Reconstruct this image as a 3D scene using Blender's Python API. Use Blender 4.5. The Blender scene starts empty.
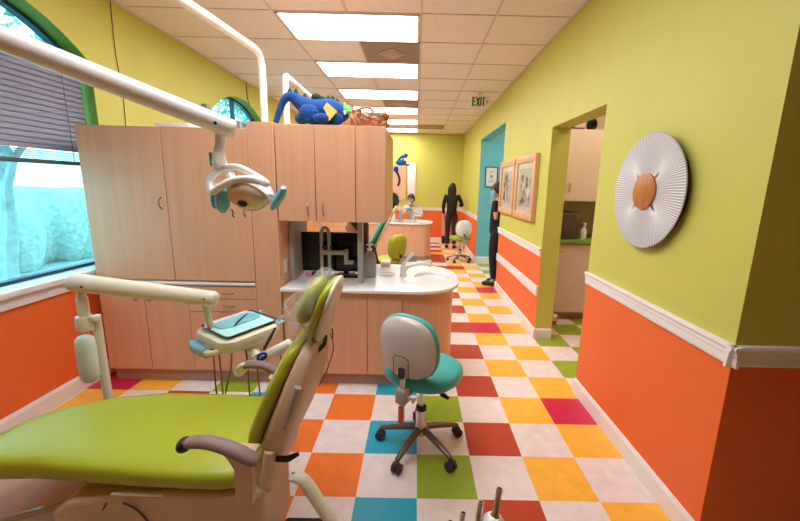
import bpy, bmesh, math, random
from mathutils import Vector, Matrix, Euler
random.seed(7)
S = bpy.context.scene
COL = S.collection
R = math.radians
PI = math.pi

# ------------------------------------------------------------------ camera, world, exposure
FPX, PITCH, YAW, ROLL, PCX, PCY, CAMZ = 367.3265, 0.1928, -0.0039, 0.0226, 416.5, 257.7, 1.5268
cd = bpy.data.cameras.new('camera'); cam = bpy.data.objects.new('camera', cd); COL.objects.link(cam)
cd.sensor_fit = 'HORIZONTAL'; cd.sensor_width = 36; cd.lens = FPX / 800 * 36
cd.shift_x = (400 - PCX) / 800; cd.shift_y = (PCY - 260.5) / 800
cy_, sy_, cp_, sp_, cr_, sr_ = math.cos(YAW), math.sin(YAW), math.cos(PITCH), math.sin(PITCH), math.cos(ROLL), math.sin(ROLL)
fw = Vector((-sy_ * cp_, cy_ * cp_, -sp_)); rt0 = Vector((cy_, sy_, 0)); up0 = rt0.cross(fw)
rt = rt0 * cr_ + up0 * sr_; up = up0 * cr_ - rt0 * sr_
cam.matrix_world = Matrix(((rt.x, up.x, -fw.x, 0), (rt.y, up.y, -fw.y, 0), (rt.z, up.z, -fw.z, CAMZ), (0, 0, 0, 1)))
cd.clip_start = 0.02; cd.clip_end = 200
S.camera = cam

W = bpy.data.worlds.new('sky'); S.world = W; W.use_nodes = True
bg = W.node_tree.nodes['Background']
bg.inputs[0].default_value = (0.70, 0.92, 1.0, 1); bg.inputs[1].default_value = 3.6
S.view_settings.view_transform = 'Standard'; S.view_settings.look = 'None'
S.view_settings.exposure = 0.36; S.view_settings.gamma = 1.0
S.view_settings.use_curve_mapping = False
PANEL = 12.0                    # emission of the ceiling light diffusers
SIDEROOM = 14.0
S.cycles.max_bounces = 8; S.cycles.diffuse_bounces = 5

# ------------------------------------------------------------------ materials
def srgb(r, g, b):
    f = lambda c: (c / 255 / 12.92) if c / 255 <= .04045 else ((c / 255 + .055) / 1.055) ** 2.4
    return (f(r), f(g), f(b), 1)
MATS = {}
def mat(name, col, rough=.5, metal=0, spec=.5, noise=0, nscale=8, bump=0, bscale=60, coat=0, alpha=1, trans=0, sheen=0, emit=None, es=0, stretch=None, ior=1.45):
    if name in MATS: return MATS[name]
    m = bpy.data.materials.new(name); m.use_nodes = True
    nt = m.node_tree; b = nt.nodes['Principled BSDF']; L = nt.links.new
    c = srgb(*col)
    b.inputs['Base Color'].default_value = c; b.inputs['Roughness'].default_value = rough
    b.inputs['Metallic'].default_value = metal; b.inputs['Specular IOR Level'].default_value = spec
    b.inputs['IOR'].default_value = ior
    b.inputs['Coat Weight'].default_value = coat; b.inputs['Alpha'].default_value = alpha
    b.inputs['Transmission Weight'].default_value = trans; b.inputs['Sheen Weight'].default_value = sheen
    if emit: b.inputs['Emission Color'].default_value = srgb(*emit); b.inputs['Emission Strength'].default_value = es
    tc = nt.nodes.new('ShaderNodeTexCoord'); mp = nt.nodes.new('ShaderNodeMapping')
    L(tc.outputs['Object'], mp.inputs[0])
    if stretch: mp.inputs['Scale'].default_value = stretch
    if noise:
        n = nt.nodes.new('ShaderNodeTexNoise'); n.inputs['Scale'].default_value = nscale; n.inputs['Detail'].default_value = 5
        L(mp.outputs[0], n.inputs[0])
        r = nt.nodes.new('ShaderNodeValToRGB'); r.color_ramp.elements[0].position = .3; r.color_ramp.elements[1].position = .7
        r.color_ramp.elements[0].color = tuple(v * (1 - noise) for v in c[:3]) + (1,)
        r.color_ramp.elements[1].color = tuple(min(1, v * (1 + noise)) for v in c[:3]) + (1,)
        L(n.outputs[0], r.inputs[0]); L(r.outputs[0], b.inputs['Base Color'])
    if bump:
        n2 = nt.nodes.new('ShaderNodeTexNoise'); n2.inputs['Scale'].default_value = bscale; n2.inputs['Detail'].default_value = 3
        L(mp.outputs[0], n2.inputs[0])
        bp = nt.nodes.new('ShaderNodeBump'); bp.inputs['Strength'].default_value = bump; bp.inputs['Distance'].default_value = .01
        L(n2.outputs[0], bp.inputs['Height']); L(bp.outputs[0], b.inputs['Normal'])
    MATS[name] = m
    return m
LIME = mat('lime_wall_paint', (203, 196, 90), .55, noise=.03, nscale=2, bump=.05, bscale=220)
ORANGE = mat('orange_wall_paint', (240, 108, 46), .5, noise=.03, nscale=2, bump=.05, bscale=220)
GREEN = mat('green_reveal_paint', (112, 160, 60), .5, noise=.03)
TEALW = mat('teal_wall_paint', (112, 190, 198), .55, noise=.03)
WHITE = mat('white_trim_paint', (238, 228, 224), .4, noise=.02)
CEIL = mat('ceiling_tile', (234, 220, 214), .9, noise=.05, nscale=40, bump=.3, bscale=150)
GRID = mat('ceiling_grid', (214, 194, 184), .6)
WOOD = mat('maple_laminate', (226, 168, 130), .42, noise=.055, nscale=2.6, stretch=(11, 11, .5), coat=.1)
KICK = mat('toe_kick_laminate', (176, 138, 124), .5, noise=.05)
GAP = mat('dark_gap', (70, 38, 28), .8)
COUNTER = mat('white_solid_surface', (240, 238, 238), .2, noise=.02, nscale=60, coat=.3)
GREENTOP = mat('green_laminate_top', (126, 168, 70), .35, noise=.05)
CREAM = mat('cream_plastic', (232, 222, 200), .35, noise=.02)
BEIGE = mat('beige_plastic', (214, 182, 152), .42, noise=.03)
WPLAST = mat('white_enamel', (240, 234, 228), .25, coat=.4, noise=.01)
GREYP = mat('grey_plastic', (168, 160, 152), .4, noise=.03)
VINYL = mat('lime_green_vinyl', (168, 174, 40), .36, noise=.03, nscale=5, bump=.08, bscale=140)
TEALV = mat('teal_vinyl', (66, 172, 162), .33, noise=.03, bump=.06, bscale=120)
MAUVE = mat('mauve_brown_rubber', (146, 118, 112), .5, noise=.04)
BLACK = mat('black_plastic', (22, 20, 22), .4, noise=.03)
SCREEN = mat('black_screen', (8, 9, 11), .18)
CHROME = mat('chrome_metal', (214, 212, 212), .28, metal=1, noise=.02)
BRONZE = mat('brushed_nickel', (176, 150, 128), .35, metal=1, noise=.05)
DARKMET = mat('dark_bronze_base', (112, 94, 88), .32, metal=.6, noise=.04)
RUBBER = mat('dark_rubber', (62, 52, 52), .6, noise=.05)
BLUEP = mat('pale_blue_plastic', (110, 190, 214), .3, noise=.02)
CLEARB = mat('translucent_blue_cover', (120, 200, 222), .2, alpha=.6, bump=.6, bscale=40)
AMBER = mat('amber_reflector_lens', (222, 200, 176), .2, metal=.35, noise=.15, nscale=14)
HOSE = mat('brown_hose', (150, 108, 88), .45, noise=.05)
FILM = mat('clear_plastic_film', (248, 246, 240), .12, alpha=.16, spec=.9, bump=.8, bscale=34)
CREASE = mat('plastic_film_crease', (250, 248, 244), .2, alpha=.6)
LINER = mat('aqua_tray_liner', (176, 228, 226), .6, noise=.05)
STEEL = mat('steel_tray_rim', (120, 104, 90), .3, metal=.8, noise=.05)
SKIN = mat('skin', (206, 152, 122), .5, noise=.04)
HAIR = mat('dark_brown_hair', (36, 22, 18), .45, noise=.3, nscale=30, stretch=(4, 4, .4), bump=.5, bscale=60)
CLOTHB = mat('black_cloth', (26, 24, 30), .85, noise=.15)
CLOTHK = mat('dark_brown_cloth', (52, 38, 34), .85, noise=.15)
CLOTHP = mat('dark_plum_cloth', (58, 36, 46), .85, noise=.15)
CLOTHW = mat('white_coat_cloth', (236, 232, 234), .8, noise=.05)
MASK = mat('blue_face_mask', (120, 190, 214), .7)
PLUSHB = mat('blue_plush', (4, 66, 132), .9, noise=.22, nscale=16, sheen=.1, bump=.7, bscale=90)
PLUSHG = mat('green_plush', (120, 196, 110), .9, noise=.15, sheen=.4)
PLUSHD = mat('dark_green_felt', (18, 56, 42), .9, noise=.3)
PLUSHY = mat('yellow_felt', (236, 206, 110), .9, noise=.08)
WICKER = mat('brown_wicker', (180, 122, 86), .6, noise=.45, nscale=26, bump=.9, bscale=70)
SLAT = mat('grey_blind_slat', (150, 142, 154), .5, noise=.03)
ALU = mat('dark_window_frame', (22, 66, 86), .35, noise=.05)
GREYB = mat('grey_bottle_plastic', (160, 160, 162), .3, noise=.03)

def glass_mat(name, col, rough=0.0, mix=.25):
    m = bpy.data.materials.new(name); m.use_nodes = True; nt = m.node_tree; nt.nodes.clear()
    o = nt.nodes.new('ShaderNodeOutputMaterial'); t = nt.nodes.new('ShaderNodeBsdfTransparent'); g = nt.nodes.new('ShaderNodeBsdfGlossy')
    x = nt.nodes.new('ShaderNodeMixShader'); t.inputs[0].default_value = srgb(*col); g.inputs['Roughness'].default_value = rough
    x.inputs[0].default_value = mix; nt.links.new(t.outputs[0], x.inputs[1]); nt.links.new(g.outputs[0], x.inputs[2]); nt.links.new(x.outputs[0], o.inputs[0])
    return m
WINGLASS = glass_mat('tinted_window_glass', (205, 238, 246), 0, .04)
PICGLASS = glass_mat('picture_glass', (250, 250, 250), .02, .12)

# ------------------------------------------------------------------ mesh helpers
def wm(o):
    return wm(o.parent) @ o.matrix_parent_inverse @ o.matrix_basis if o.parent else o.matrix_basis.copy()
class MB:
    def __init__(s): s.bm = bmesh.new()
    def _mi(s, faces, mi):
        for f in faces: f.material_index = mi
    def box(s, a, b, bev=0, mi=0, rot=None, about=None, seg=2):
        n0 = set(s.bm.faces)
        c = [(a[i] + b[i]) / 2 for i in range(3)]; d = [max(abs(b[i] - a[i]), 1e-4) for i in range(3)]
        M = Matrix.Translation(c) @ Matrix.Diagonal((*d, 1))
        g = bmesh.ops.create_cube(s.bm, size=1, matrix=M)
        if bev:
            es = list({e for v in g['verts'] for e in v.link_edges})
            bmesh.ops.bevel(s.bm, geom=es, offset=min(bev, min(d) * .45), segments=seg, affect='EDGES', profile=.5)
        nf = [f for f in s.bm.faces if f not in n0]
        if rot is not None:
            vs = list({v for f in nf for v in f.verts}); p = Vector(about or c)
            bmesh.ops.rotate(s.bm, verts=vs, cent=p, matrix=rot.to_3x3() if hasattr(rot, 'to_3x3') else rot)
        s._mi(nf, mi); return s
    def rings(s, rings, cap=True, mi=0, closed=False):
        vs = [[s.bm.verts.new(p) for p in r] for r in rings]; n = len(rings[0]); fs = []
        m = len(vs)
        for i in range(m if closed else m - 1):
            A, B = vs[i], vs[(i + 1) % m]
            for j in range(n):
                k = (j + 1) % n
                fs.append(s.bm.faces.new((A[j], A[k], B[k], B[j])))
        if cap and not closed:
            fs.append(s.bm.faces.new(vs[0][::-1])); fs.append(s.bm.faces.new(vs[-1]))
        s._mi(fs, mi); return s
    def tube(s, pts, r, n=12, mi=0, smooth=0, closed=False, flat=1.0, upv=None):
        pts = [Vector(p) for p in pts]; rs = list(r) if hasattr(r, '__len__') else [r] * len(pts)
        if smooth: pts, rs = catmull(pts, rs, smooth, closed)
        m = len(pts); out = []; prev = None
        for i, p in enumerate(pts):
            if closed: d = pts[(i + 1) % m] - pts[i - 1]
            else: d = pts[min(i + 1, m - 1)] - pts[max(i - 1, 0)]
            if d.length < 1e-9: d = Vector((0, 0, 1))
            d.normalize()
            if prev is None:
                u = Vector(upv) if upv else (Vector((0, 0, 1)) if abs(d.z) < .9 else Vector((1, 0, 0)))
            else: u = prev
            u = (u - d * u.dot(d)).normalized(); prev = u; w = d.cross(u)
            out.append([p + (u * math.cos(a) * flat + w * math.sin(a)) * rs[i] for a in [2 * PI * k / n for k in range(n)]])
        return s.rings(out, True, mi, closed)
    def cyl(s, a, b, r, r2=None, n=20, mi=0): return s.tube([a, b], [r, r if r2 is None else r2], n, mi)
    def lathe(s, prof, o=(0, 0, 0), axis='z', n=28, mi=0, sx=1, sy=1):
        out = []
        for r, h in prof:
            ring = []
            for k in range(n):
                a = 2 * PI * k / n; x, y = max(r, 1e-4) * math.cos(a) * sx, max(r, 1e-4) * math.sin(a) * sy
                p = {'z': (x, y, h), 'x': (h, x, y), 'y': (y, h, x)}[axis]
                ring.append((o[0] + p[0], o[1] + p[1], o[2] + p[2]))
            out.append(ring)
        return s.rings(out, True, mi)
    def ell(s, c, r, M=None, mi=0, u=16, v=10, e=1.0):
        out = []
        for i in range(1, v):
            t = PI * i / v; z = -math.cos(t); q = math.sin(t)
            ring = []
            for k in range(u):
                a = 2 * PI * k / u
                x, y = q * math.cos(a), q * math.sin(a)
                if e != 1:
                    f = lambda w: math.copysign(abs(w) ** e, w)
                    x, y, zz = f(q) * f(math.cos(a)), f(q) * f(math.sin(a)), f(z)
                else: zz = z
                p = Vector((x * r[0], y * r[1], zz * r[2]))
                if M: p = M @ p
                ring.append(Vector(c) + p)
            out.append(ring)
        return s.rings(out, True, mi)
    def poly(s, pts, mi=0):
        f = s.bm.faces.new([s.bm.verts.new(p) for p in pts]); f.material_index = mi; return s
    def prism(s, pts, axis, a, b, mi=0):
        f = lambda p, h: {'x': (h, p[0], p[1]), 'y': (p[0], h, p[1]), 'z': (p[0], p[1], h)}[axis]
        return s.rings([[f(p, a) for p in pts], [f(p, b) for p in pts]], True, mi)
    def xf(s, M):
        bmesh.ops.transform(s.bm, matrix=M, verts=list(s.bm.verts)); return s
    def obj(s, name, m, parent=None, smooth=True, ang=40, loc=None):
        bmesh.ops.recalc_face_normals(s.bm, faces=list(s.bm.faces))
        me = bpy.data.meshes.new(name); s.bm.to_mesh(me); s.bm.free()
        for k in (m if isinstance(m, (list, tuple)) else [m]): me.materials.append(k)
        if smooth:
            me.polygons.foreach_set('use_smooth', [True] * len(me.polygons))
            me.set_sharp_from_angle(angle=R(ang))
        o = bpy.data.objects.new(name, me); COL.objects.link(o)
        if parent is not None:
            o.parent = parent; o.matrix_parent_inverse = wm(parent).inverted()
        return o
def catmull(pts, rs, k, closed=False):
    n = len(pts); P = []; Q = []
    g = (lambda i: i % n) if closed else (lambda i: max(0, min(n - 1, i)))
    for i in range(n if closed else n - 1):
        p0, p1, p2, p3 = [pts[g(i + j)] for j in (-1, 0, 1, 2)]; r0, r1, r2, r3 = [rs[g(i + j)] for j in (-1, 0, 1, 2)]
        for t in range(k):
            t = t / k
            f = lambda a, b, c, d: .5 * ((2 * b) + (c - a) * t + (2 * a - 5 * b + 4 * c - d) * t * t + (3 * b - a - 3 * c + d) * t ** 3)
            P.append(f(p0, p1, p2, p3)); Q.append(max(f(r0, r1, r2, r3), .0005))
    if not closed: P.append(pts[-1]); Q.append(rs[-1])
    return P, Q
def tag(o, label, cat, group=None):
    o['label'] = label; o['category'] = cat
    if group: o['group'] = group
    return o
def thing(name, label, cat, loc=(0, 0, 0), group=None, rz=0):
    o = bpy.data.objects.new(name, None); COL.objects.link(o); o.location = loc; o.rotation_euler = (0, 0, rz)
    o.empty_display_size = .1
    return tag(o, label, cat, group)
def struct(o): o['kind'] = 'structure'; return o
def setp(o, p):
    o.parent = p; o.matrix_parent_inverse = wm(p).inverted(); return o
def copy_tree(o, parent=None):
    c = o.copy(); COL.objects.link(c)
    if parent is not None: c.parent = parent
    for ch in [k for k in o.children]: copy_tree(ch, c)
    return c
def rrect(cx, cy, hx, hy, r, n=5):
    out = []
    for qx, qy, a0 in ((1, 1, 0), (-1, 1, 90), (-1, -1, 180), (1, -1, 270)):
        for k in range(n + 1):
            a = R(a0 + 90 * k / n); out.append((cx + qx * (hx - r) + r * math.cos(a), cy + qy * (hy - r) + r * math.sin(a)))
    return out
def sq(t, e):  # superellipse helper
    return math.copysign(abs(t) ** e, t)

# ------------------------------------------------------------------ room
XL, XR, H, YF, YB = -2.43, 1.25, 2.90, 10.3, -4.2
RAIL = .90
T = .3048; TX, TY = .035, 1.566
colours = {'w': (232, 214, 206), 'y': (248, 182, 62), 'r': (186, 62, 36), 'g': (150, 168, 44), 'b': (38, 158, 182), 'o': (240, 118, 44), 'm': (206, 34, 74)}
fm = [mat('floor_tile_' + n, c, .38, noise=.07, nscale=14, bump=.05, bscale=90, coat=.08) for n, c in
      (('white', colours['w']), ('yellow', colours['y']), ('red', colours['r']), ('green', colours['g']), ('blue', colours['b']), ('orange', colours['o']), ('magenta', colours['m']))]
ix = dict(w=0, y=1, r=2, g=3, b=4, o=5, m=6)
colmap = {-9: 'r', -8: 'y', -7: 'y', -6: 'r', -5: 'g', -4: 'b', -3: 'o', -2: 'o', -1: 'b', 0: 'g', 1: 'r', 2: 'y', 3: 'y', 4: 'g', 5: 'g', 6: 'g', 7: 'g', 8: 'g'}
special = {(2, 7): 'm', (3, 2): 'm', (3, 12): 'm', (-8, 3): 'm', (1, 17): 'r', (2, 17): 'r', (0, 24): 'r', (1, 22): 'y', (1, 20): 'r', (-5, 20): 'm'}
m = MB()
for i in range(-9, 14):
    for j in range(-20, 30):
        k = special.get((i, j)) or ('w' if (i + j) % 2 else colmap.get(i, 'g'))
        x, y = TX + i * T, TY + j * T
        m.poly([(x, y, 0), (x + T, y, 0), (x + T, y + T, 0), (x, y + T, 0)], ix[k])
f = m
f.box((TX - 9 * T, TY - 20 * T, -.1), (TX + 14 * T, TY + 30 * T, -.002), mi=0)
struct(f.obj('floor', fm, smooth=False))

def wall(name, boxes, mats=None, split=RAIL):
    """boxes: (x0,x1,y0,y1,z0,z1); lime above the rail height, orange below"""
    w = MB()
    for x0, x1, y0, y1, z0, z1 in boxes:
        if z0 < split < z1:
            w.box((x0, y0, z0), (x1, y1, split), mi=1); w.box((x0, y0, split), (x1, y1, z1), mi=0)
        else: w.box((x0, y0, z0), (x1, y1, z1), mi=1 if z1 <= split else 0)
    return w
# right wall: segment A, doorway, segment B, hall opening, segment C
TH = .17
DY0, DY1, DZ = 2.585, 3.585, 2.09
OY0, OY1, OZ = 5.50, 7.52, 2.445
w = wall('r', [(XR, XR + TH, 1.335 + TH, DY0, 0, H), (XR, XR + TH, DY0, DY1, DZ, H), (XR, XR + TH, DY1, OY0 - .012, 0, H),
               (XR, XR + TH, OY0 - .012, OY1, OZ + .012, H), (XR, XR + TH, OY1, YF, 0, H)])
w.box((XR + .001, DY1 - .004, 0), (XR + TH + .004, DY1 + .0, DZ), mi=2)          # lime jamb to the floor
w.box((XR + .002, OY0 - .012, OZ), (XR + TH, OY1, OZ + .012), mi=3)              # teal lintel soffit
w.box((XR + .002, OY0 - .012, 0), (XR + TH, OY0, OZ), mi=3)
struct(w.obj('wall_right', [LIME, ORANGE, LIME, TEALW], smooth=False))
w = wall('n', [(XR, 4.2, 1.335, 1.335 + TH, 0, H)]); struct(w.obj('wall_right_near', [LIME, ORANGE], smooth=False))
w = wall('e', [(4.1, 4.2, YB, 1.335, 0, H)]); struct(w.obj('wall_east', [LIME, ORANGE], smooth=False))
w = wall('b', [(XL - .15, 4.2, YB - .1, YB, 0, H)]); struct(w.obj('wall_back', [LIME, ORANGE], smooth=False))
w = wall('f', [(XL - .15, XR + TH, YF, YF + .12, 0, H)]); struct(w.obj('wall_far', [LIME, ORANGE], smooth=False))
# hallway beyond the second opening
w = MB(); w.box((XR + TH, OY1, 0), (4.0, OY1 + .1, H)); w.box((XR + .001, OY1 - .004, 0), (XR + TH + .002, OY1 - .0005, OZ))
struct(w.obj('wall_hall', TEALW, smooth=False))
w = MB(); w.box((XR + TH, OY0 - .25, 0), (4.0, OY0 - .12, H)); w.box((4.0, OY0 - .25, 0), (4.1, OY1 + .1, H)); struct(w.obj('wall_hall_side', TEALW, smooth=False))
# side room behind the doorway
w = MB(); w.box((XR + TH, 4.75, 0), (3.2, 4.85, H)); w.box((3.2, 1.5, 0), (3.3, 4.85, H)); struct(w.obj('wall_side_room', mat('side_room_paint', (214, 200, 176), .6, noise=.03), smooth=False))

# left wall with two arched windows
WIN = [(1.38, 2.94), (4.57, 6.13)]; WZ0, SPR, RAD, CZ = .86, 2.36, 1.2, 1.455
def arch(y, a, b):
    c = (a + b) / 2; return CZ + math.sqrt(max(RAD ** 2 - (y - c) ** 2, 0)) - (CZ + math.sqrt(RAD ** 2 - ((b - a) / 2) ** 2)) + SPR
X0 = XL - .15
segs = [(YB, WIN[0][0]), (WIN[0][1], WIN[1][0]), (WIN[1][1], YF + .1)]
w = wall('l', [(X0, XL, a, b, 0, H) for a, b in segs] + [(X0, XL, a, b, 0, WZ0) for a, b in WIN])
N = 28
for a, b in WIN:
    for k in range(N):
        y0, y1 = a + (b - a) * k / N, a + (b - a) * (k + 1) / N
        z0, z1 = arch(y0, a, b), arch(y1, a, b)
        w.prism([(y0, z0), (y1, z1), (y1, H), (y0, H)], 'x', X0, XL, 0)
        w.prism([(y0, z0 - .006), (y1, z1 - .006), (y1, z1 + .001), (y0, z0 + .001)], 'x', X0, XL + .001, 2)
    w.box((X0, a, WZ0), (XL + .001, a + .006, SPR), mi=2); w.box((X0, b - .006, WZ0), (XL + .001, b, SPR), mi=2)
struct(w.obj('wall_left', [LIME, ORANGE, GREEN], smooth=False))

# ceiling with its grid
m = MB(); m.box((XL - .2, YB - .1, H + .008), (4.2, YF + .15, H + .12))
gx = [TX - .026 + a * .6096 for a in (-2, 0, 1)]
y = 3.32 - .6096 * 9
while y < YF:
    m.box((XL, y - .007, H + .002), (XR, y + .007, H + .01), mi=1); y += .6096
for x in gx: m.box((x - .009, YB, H + .001), (x + .009, YF, H + .01), mi=1)
for b in range(-9, 12):
    y = 3.32 + b * .6096
    if b % 2: m.box((gx[0] + .6096 - .011, y, H), (gx[0] + .6096 + .011, y + .6096, H + .01), mi=1)
m.box((XR - .02, 1.4, H - .004), (XR, YF, H + .01), mi=1); m.box((XL, YB, H - .004), (XL + .02, YF, H + .01), mi=1)
struct(m.obj('ceiling', [CEIL, GRID], smooth=False))

# ceiling lights and air vents
diff = mat('lit_diffuser', (255, 255, 255), .6, emit=(243, 248, 255), es=PANEL)
gx0 = TX - .026 - 2 * .6096
names = {-4: 'out of view above the green chair, added to brighten the foreground', -2: 'overhead just in front of the big lamp arm', 0: 'the largest seen, nearest the camera', 2: 'second in the row, behind the first air vent', 4: 'third in the row',  # panel above the chair is unseen, added to light foreground and cabinet fronts
         6: 'fourth in the row', 8: 'fifth in the row', 10: 'farthest in the row near the far wall'}
for b, t in names.items():
    y0 = 3.32 + b * .6096
    L = thing('ceiling_light', 'recessed white fluorescent ceiling panel, ' + t, 'ceiling light', (gx0 + .61, y0 + .305, H), 'ceiling light panels')
    m = MB(); x0, x1, y1 = gx0 + .012, gx0 + 1.207, y0 + .598; y0 += .012
    for q in (((x0, y0), (x1, y0 + .02)), ((x0, y1 - .02), (x1, y1)), ((x0, y0), (x0 + .02, y1)), ((x1 - .02, y0), (x1, y1))):
        m.box((q[0][0], q[0][1], H - .004), (q[1][0], q[1][1], H + .006))
    m.obj('frame', GRID, L, smooth=False)
    MB().box((x0 + .02, y0 + .02, H - .001), (x1 - .02, y1 - .02, H + .004)).obj('diffuser', diff, L, smooth=False)
VENT = mat('grey_brown_vent', (146, 124, 112), .6, noise=.15, nscale=120)
VENT2 = mat('vent_inner', (178, 152, 138), .6)
for b, x, t in ((1, gx0 + .6096, 'between the two nearest light panels'), (5, gx0 + .6096, 'between the third and fourth light panels'), (9, gx0 + 1.2192, 'in the far ceiling right of the light row')):
    y = 3.32 + b * .6096
    L = thing('ceiling_vent', 'square grey-brown perforated ceiling air vent ' + t, 'air vent', (x + .305, y + .305, H), 'ceiling air vents')
    MB().box((x + .012, y + .012, H - .003), (x + .598, y + .598, H + .006)).obj('grille', VENT, L, smooth=False)
    m = MB(); c = (x + .305, y + .305)
    for k, rr in enumerate((.16, .11)):
        m.prism([(c[0] + rr, c[1]), (c[0], c[1] + rr), (c[0] - rr, c[1]), (c[0], c[1] - rr)], 'z', H - .010 - k * .006, H - .002, 0)
    m.obj('deflector', VENT2, L, smooth=False)

# rails and baseboards
def rail(name, axis, c, a, b, sgn, z0=.862, z1=.948):
    """moulded chair rail; axis 'y' runs along y at x=c projecting sgn"""
    prof = [(0, z0), (.010, z0), (.014, z0 + .012), (.014, z0 + .04), (.017, z0 + .046), (.017, z0 + .062), (.022, z0 + .068), (.025, z0 + .076), (.022, z1), (0, z1)]
    m = MB()
    if axis == 'y': m.rings([[(c + sgn * p, yy, z) for p, z in prof] for yy in (a, b)])
    else: m.rings([[(xx, c + sgn * p, z) for p, z in prof] for xx in (a, b)])
    return struct(m.obj(name, WHITE, smooth=False))
def base(name, axis, c, a, b, sgn, h=.115):
    prof = [(0, 0.001), (.016, 0.001), (.016, h - .02), (.010, h - .008), (.006, h), (0, h)]
    m = MB()
    if axis == 'y': m.rings([[(c + sgn * p, yy, z) for p, z in prof] for yy in (a, b)])
    else: m.rings([[(xx, c + sgn * p, z) for p, z in prof] for xx in (a, b)])
    return struct(m.obj(name, WHITE, smooth=False))
rail('trim_1', 'y', XR, 1.301, DY0, -1); rail('trim_2', 'x', 1.335, XR - .034, 4.1, -1)
rail('trim_3', 'y', XR, DY1, OY0, -1); rail('trim_4', 'y', XR, OY1, YF, -1); rail('trim_5', 'x', YF, XL, XR, -1)
rail('trim_6', 'y', XL, 2.95, YF, 1)
m = MB(); m.box((XR - .018, DY1, .452), (XR, OY0 - .02, .558), bev=.004); struct(m.obj('trim_7', WHITE))
base('baseboard_right', 'y', XR, 1.319, DY0, -1); base('baseboard_near', 'x', 1.335, XR - .016, 4.1, -1)
base('baseboard_middle', 'y', XR, DY1 - .016, OY0, -1); base('baseboard_jamb', 'x', DY1, XR, XR + TH, -1)
base('baseboard_far_right', 'y', XR, OY1, YF, -1); base('baseboard_far', 'x', YF, XL, XR, -1)
base('baseboard_left', 'y', XL, YB, 10.3, 1); base('baseboard_hall', 'x', OY1, XR + .01, 4.0, -1)

# windows
for wi, (a, b) in enumerate(WIN):
    G = X0 + .012
    root = thing('window_%d' % (wi + 1), 'x', 'window', (X0, (a + b) / 2, WZ0)); del root['label']; del root['category']; struct(root)
    m = MB(); c = (a + b) / 2
    fr = .035
    m.box((G - .02, a + .006, WZ0), (G + .03, a + fr, SPR), bev=.003); m.box((G - .02, b - fr, WZ0), (G + .03, b - .006, SPR), bev=.003)
    m.box((G - .02, a, WZ0), (G + .03, b, WZ0 + fr * .7)); m.box((G - .02, a, SPR - .04), (G + .03, b, SPR + .01))
    m.box((G - .02, c - .018, SPR), (G + .03, c + .018, arch(c, a, b) - .005))
    ys = [a + (b - a) * k / 24 for k in range(25)]
    m.rings([[(xx, yy, arch(yy, a, b) - dz) for xx, dz in ((G - .02, .007), (G + .03, .007), (G + .03, .034), (G - .02, .034))] for yy in ys])
    m.obj('window_frame', ALU, root, smooth=False)
    m = MB(); pts = [(a + .01, WZ0 + .01), (b - .01, WZ0 + .01)] + [(yy, arch(yy, a, b) - .02) for yy in [b - .01 - (b - a - .02) * k / 24 for k in range(25)]]
    m.prism(pts, 'x', G, G + .004); m.obj('window_pane', WINGLASS, root, smooth=False)
    m = MB(); m.box((X0 + .03, a - .02 if wi else a - .1, WZ0 - .035), (XL + .055, b + .04, WZ0 + .002), bev=.006); m.box((XL + .001, a - .06, WZ0 - .11), (XL + .022, b + .02, WZ0 - .035), bev=.004)
    m.obj('window_sill', WHITE, root)
a, b = WIN[0]
B = thing('venetian_blind', 'grey horizontal venetian blind lowered over the upper half of the near left window', 'blind', (XL - .07, (a + b) / 2, 1.62))
bl = MB(); bx = XL - .075
MB().box((bx - .025, a + .02, SPR - .055), (bx + .03, b - .02, SPR - .005), bev=.004).obj('head_rail', SLAT, B)
z = SPR - .085; k = 0
while z > 1.70:
    tilt = R(66)
    dx, dz = .024 * math.cos(tilt), .024 * math.sin(tilt)
    bl.rings([[(bx - dx, yy, z + dz), (bx, yy, z + .004), (bx + dx, yy, z - dz), (bx, yy, z + .001)] for yy in (a + .025, b - .025)]); z -= .036
for z in (1.70, 1.688, 1.676, 1.664, 1.652):
    bl.box((bx - .024, a + .025, z), (bx + .024, b - .025, z + .003))
s = bl.obj('slats', SLAT, B, smooth=False)
MB().box((bx - .026, a + .022, 1.618), (bx + .028, b - .022, 1.646), bev=.006).obj('bottom_rail', mat('dark_grey_rail', (92, 92, 96), .5), B)
for yy in (b - .2, b - .75, a + .2):
    MB().cyl((bx + .027, yy, SPR - .03), (bx + .027, yy, 1.63), .0022, n=6).obj('cord', mat('dark_cord', (60, 58, 62), .7), B)

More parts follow.
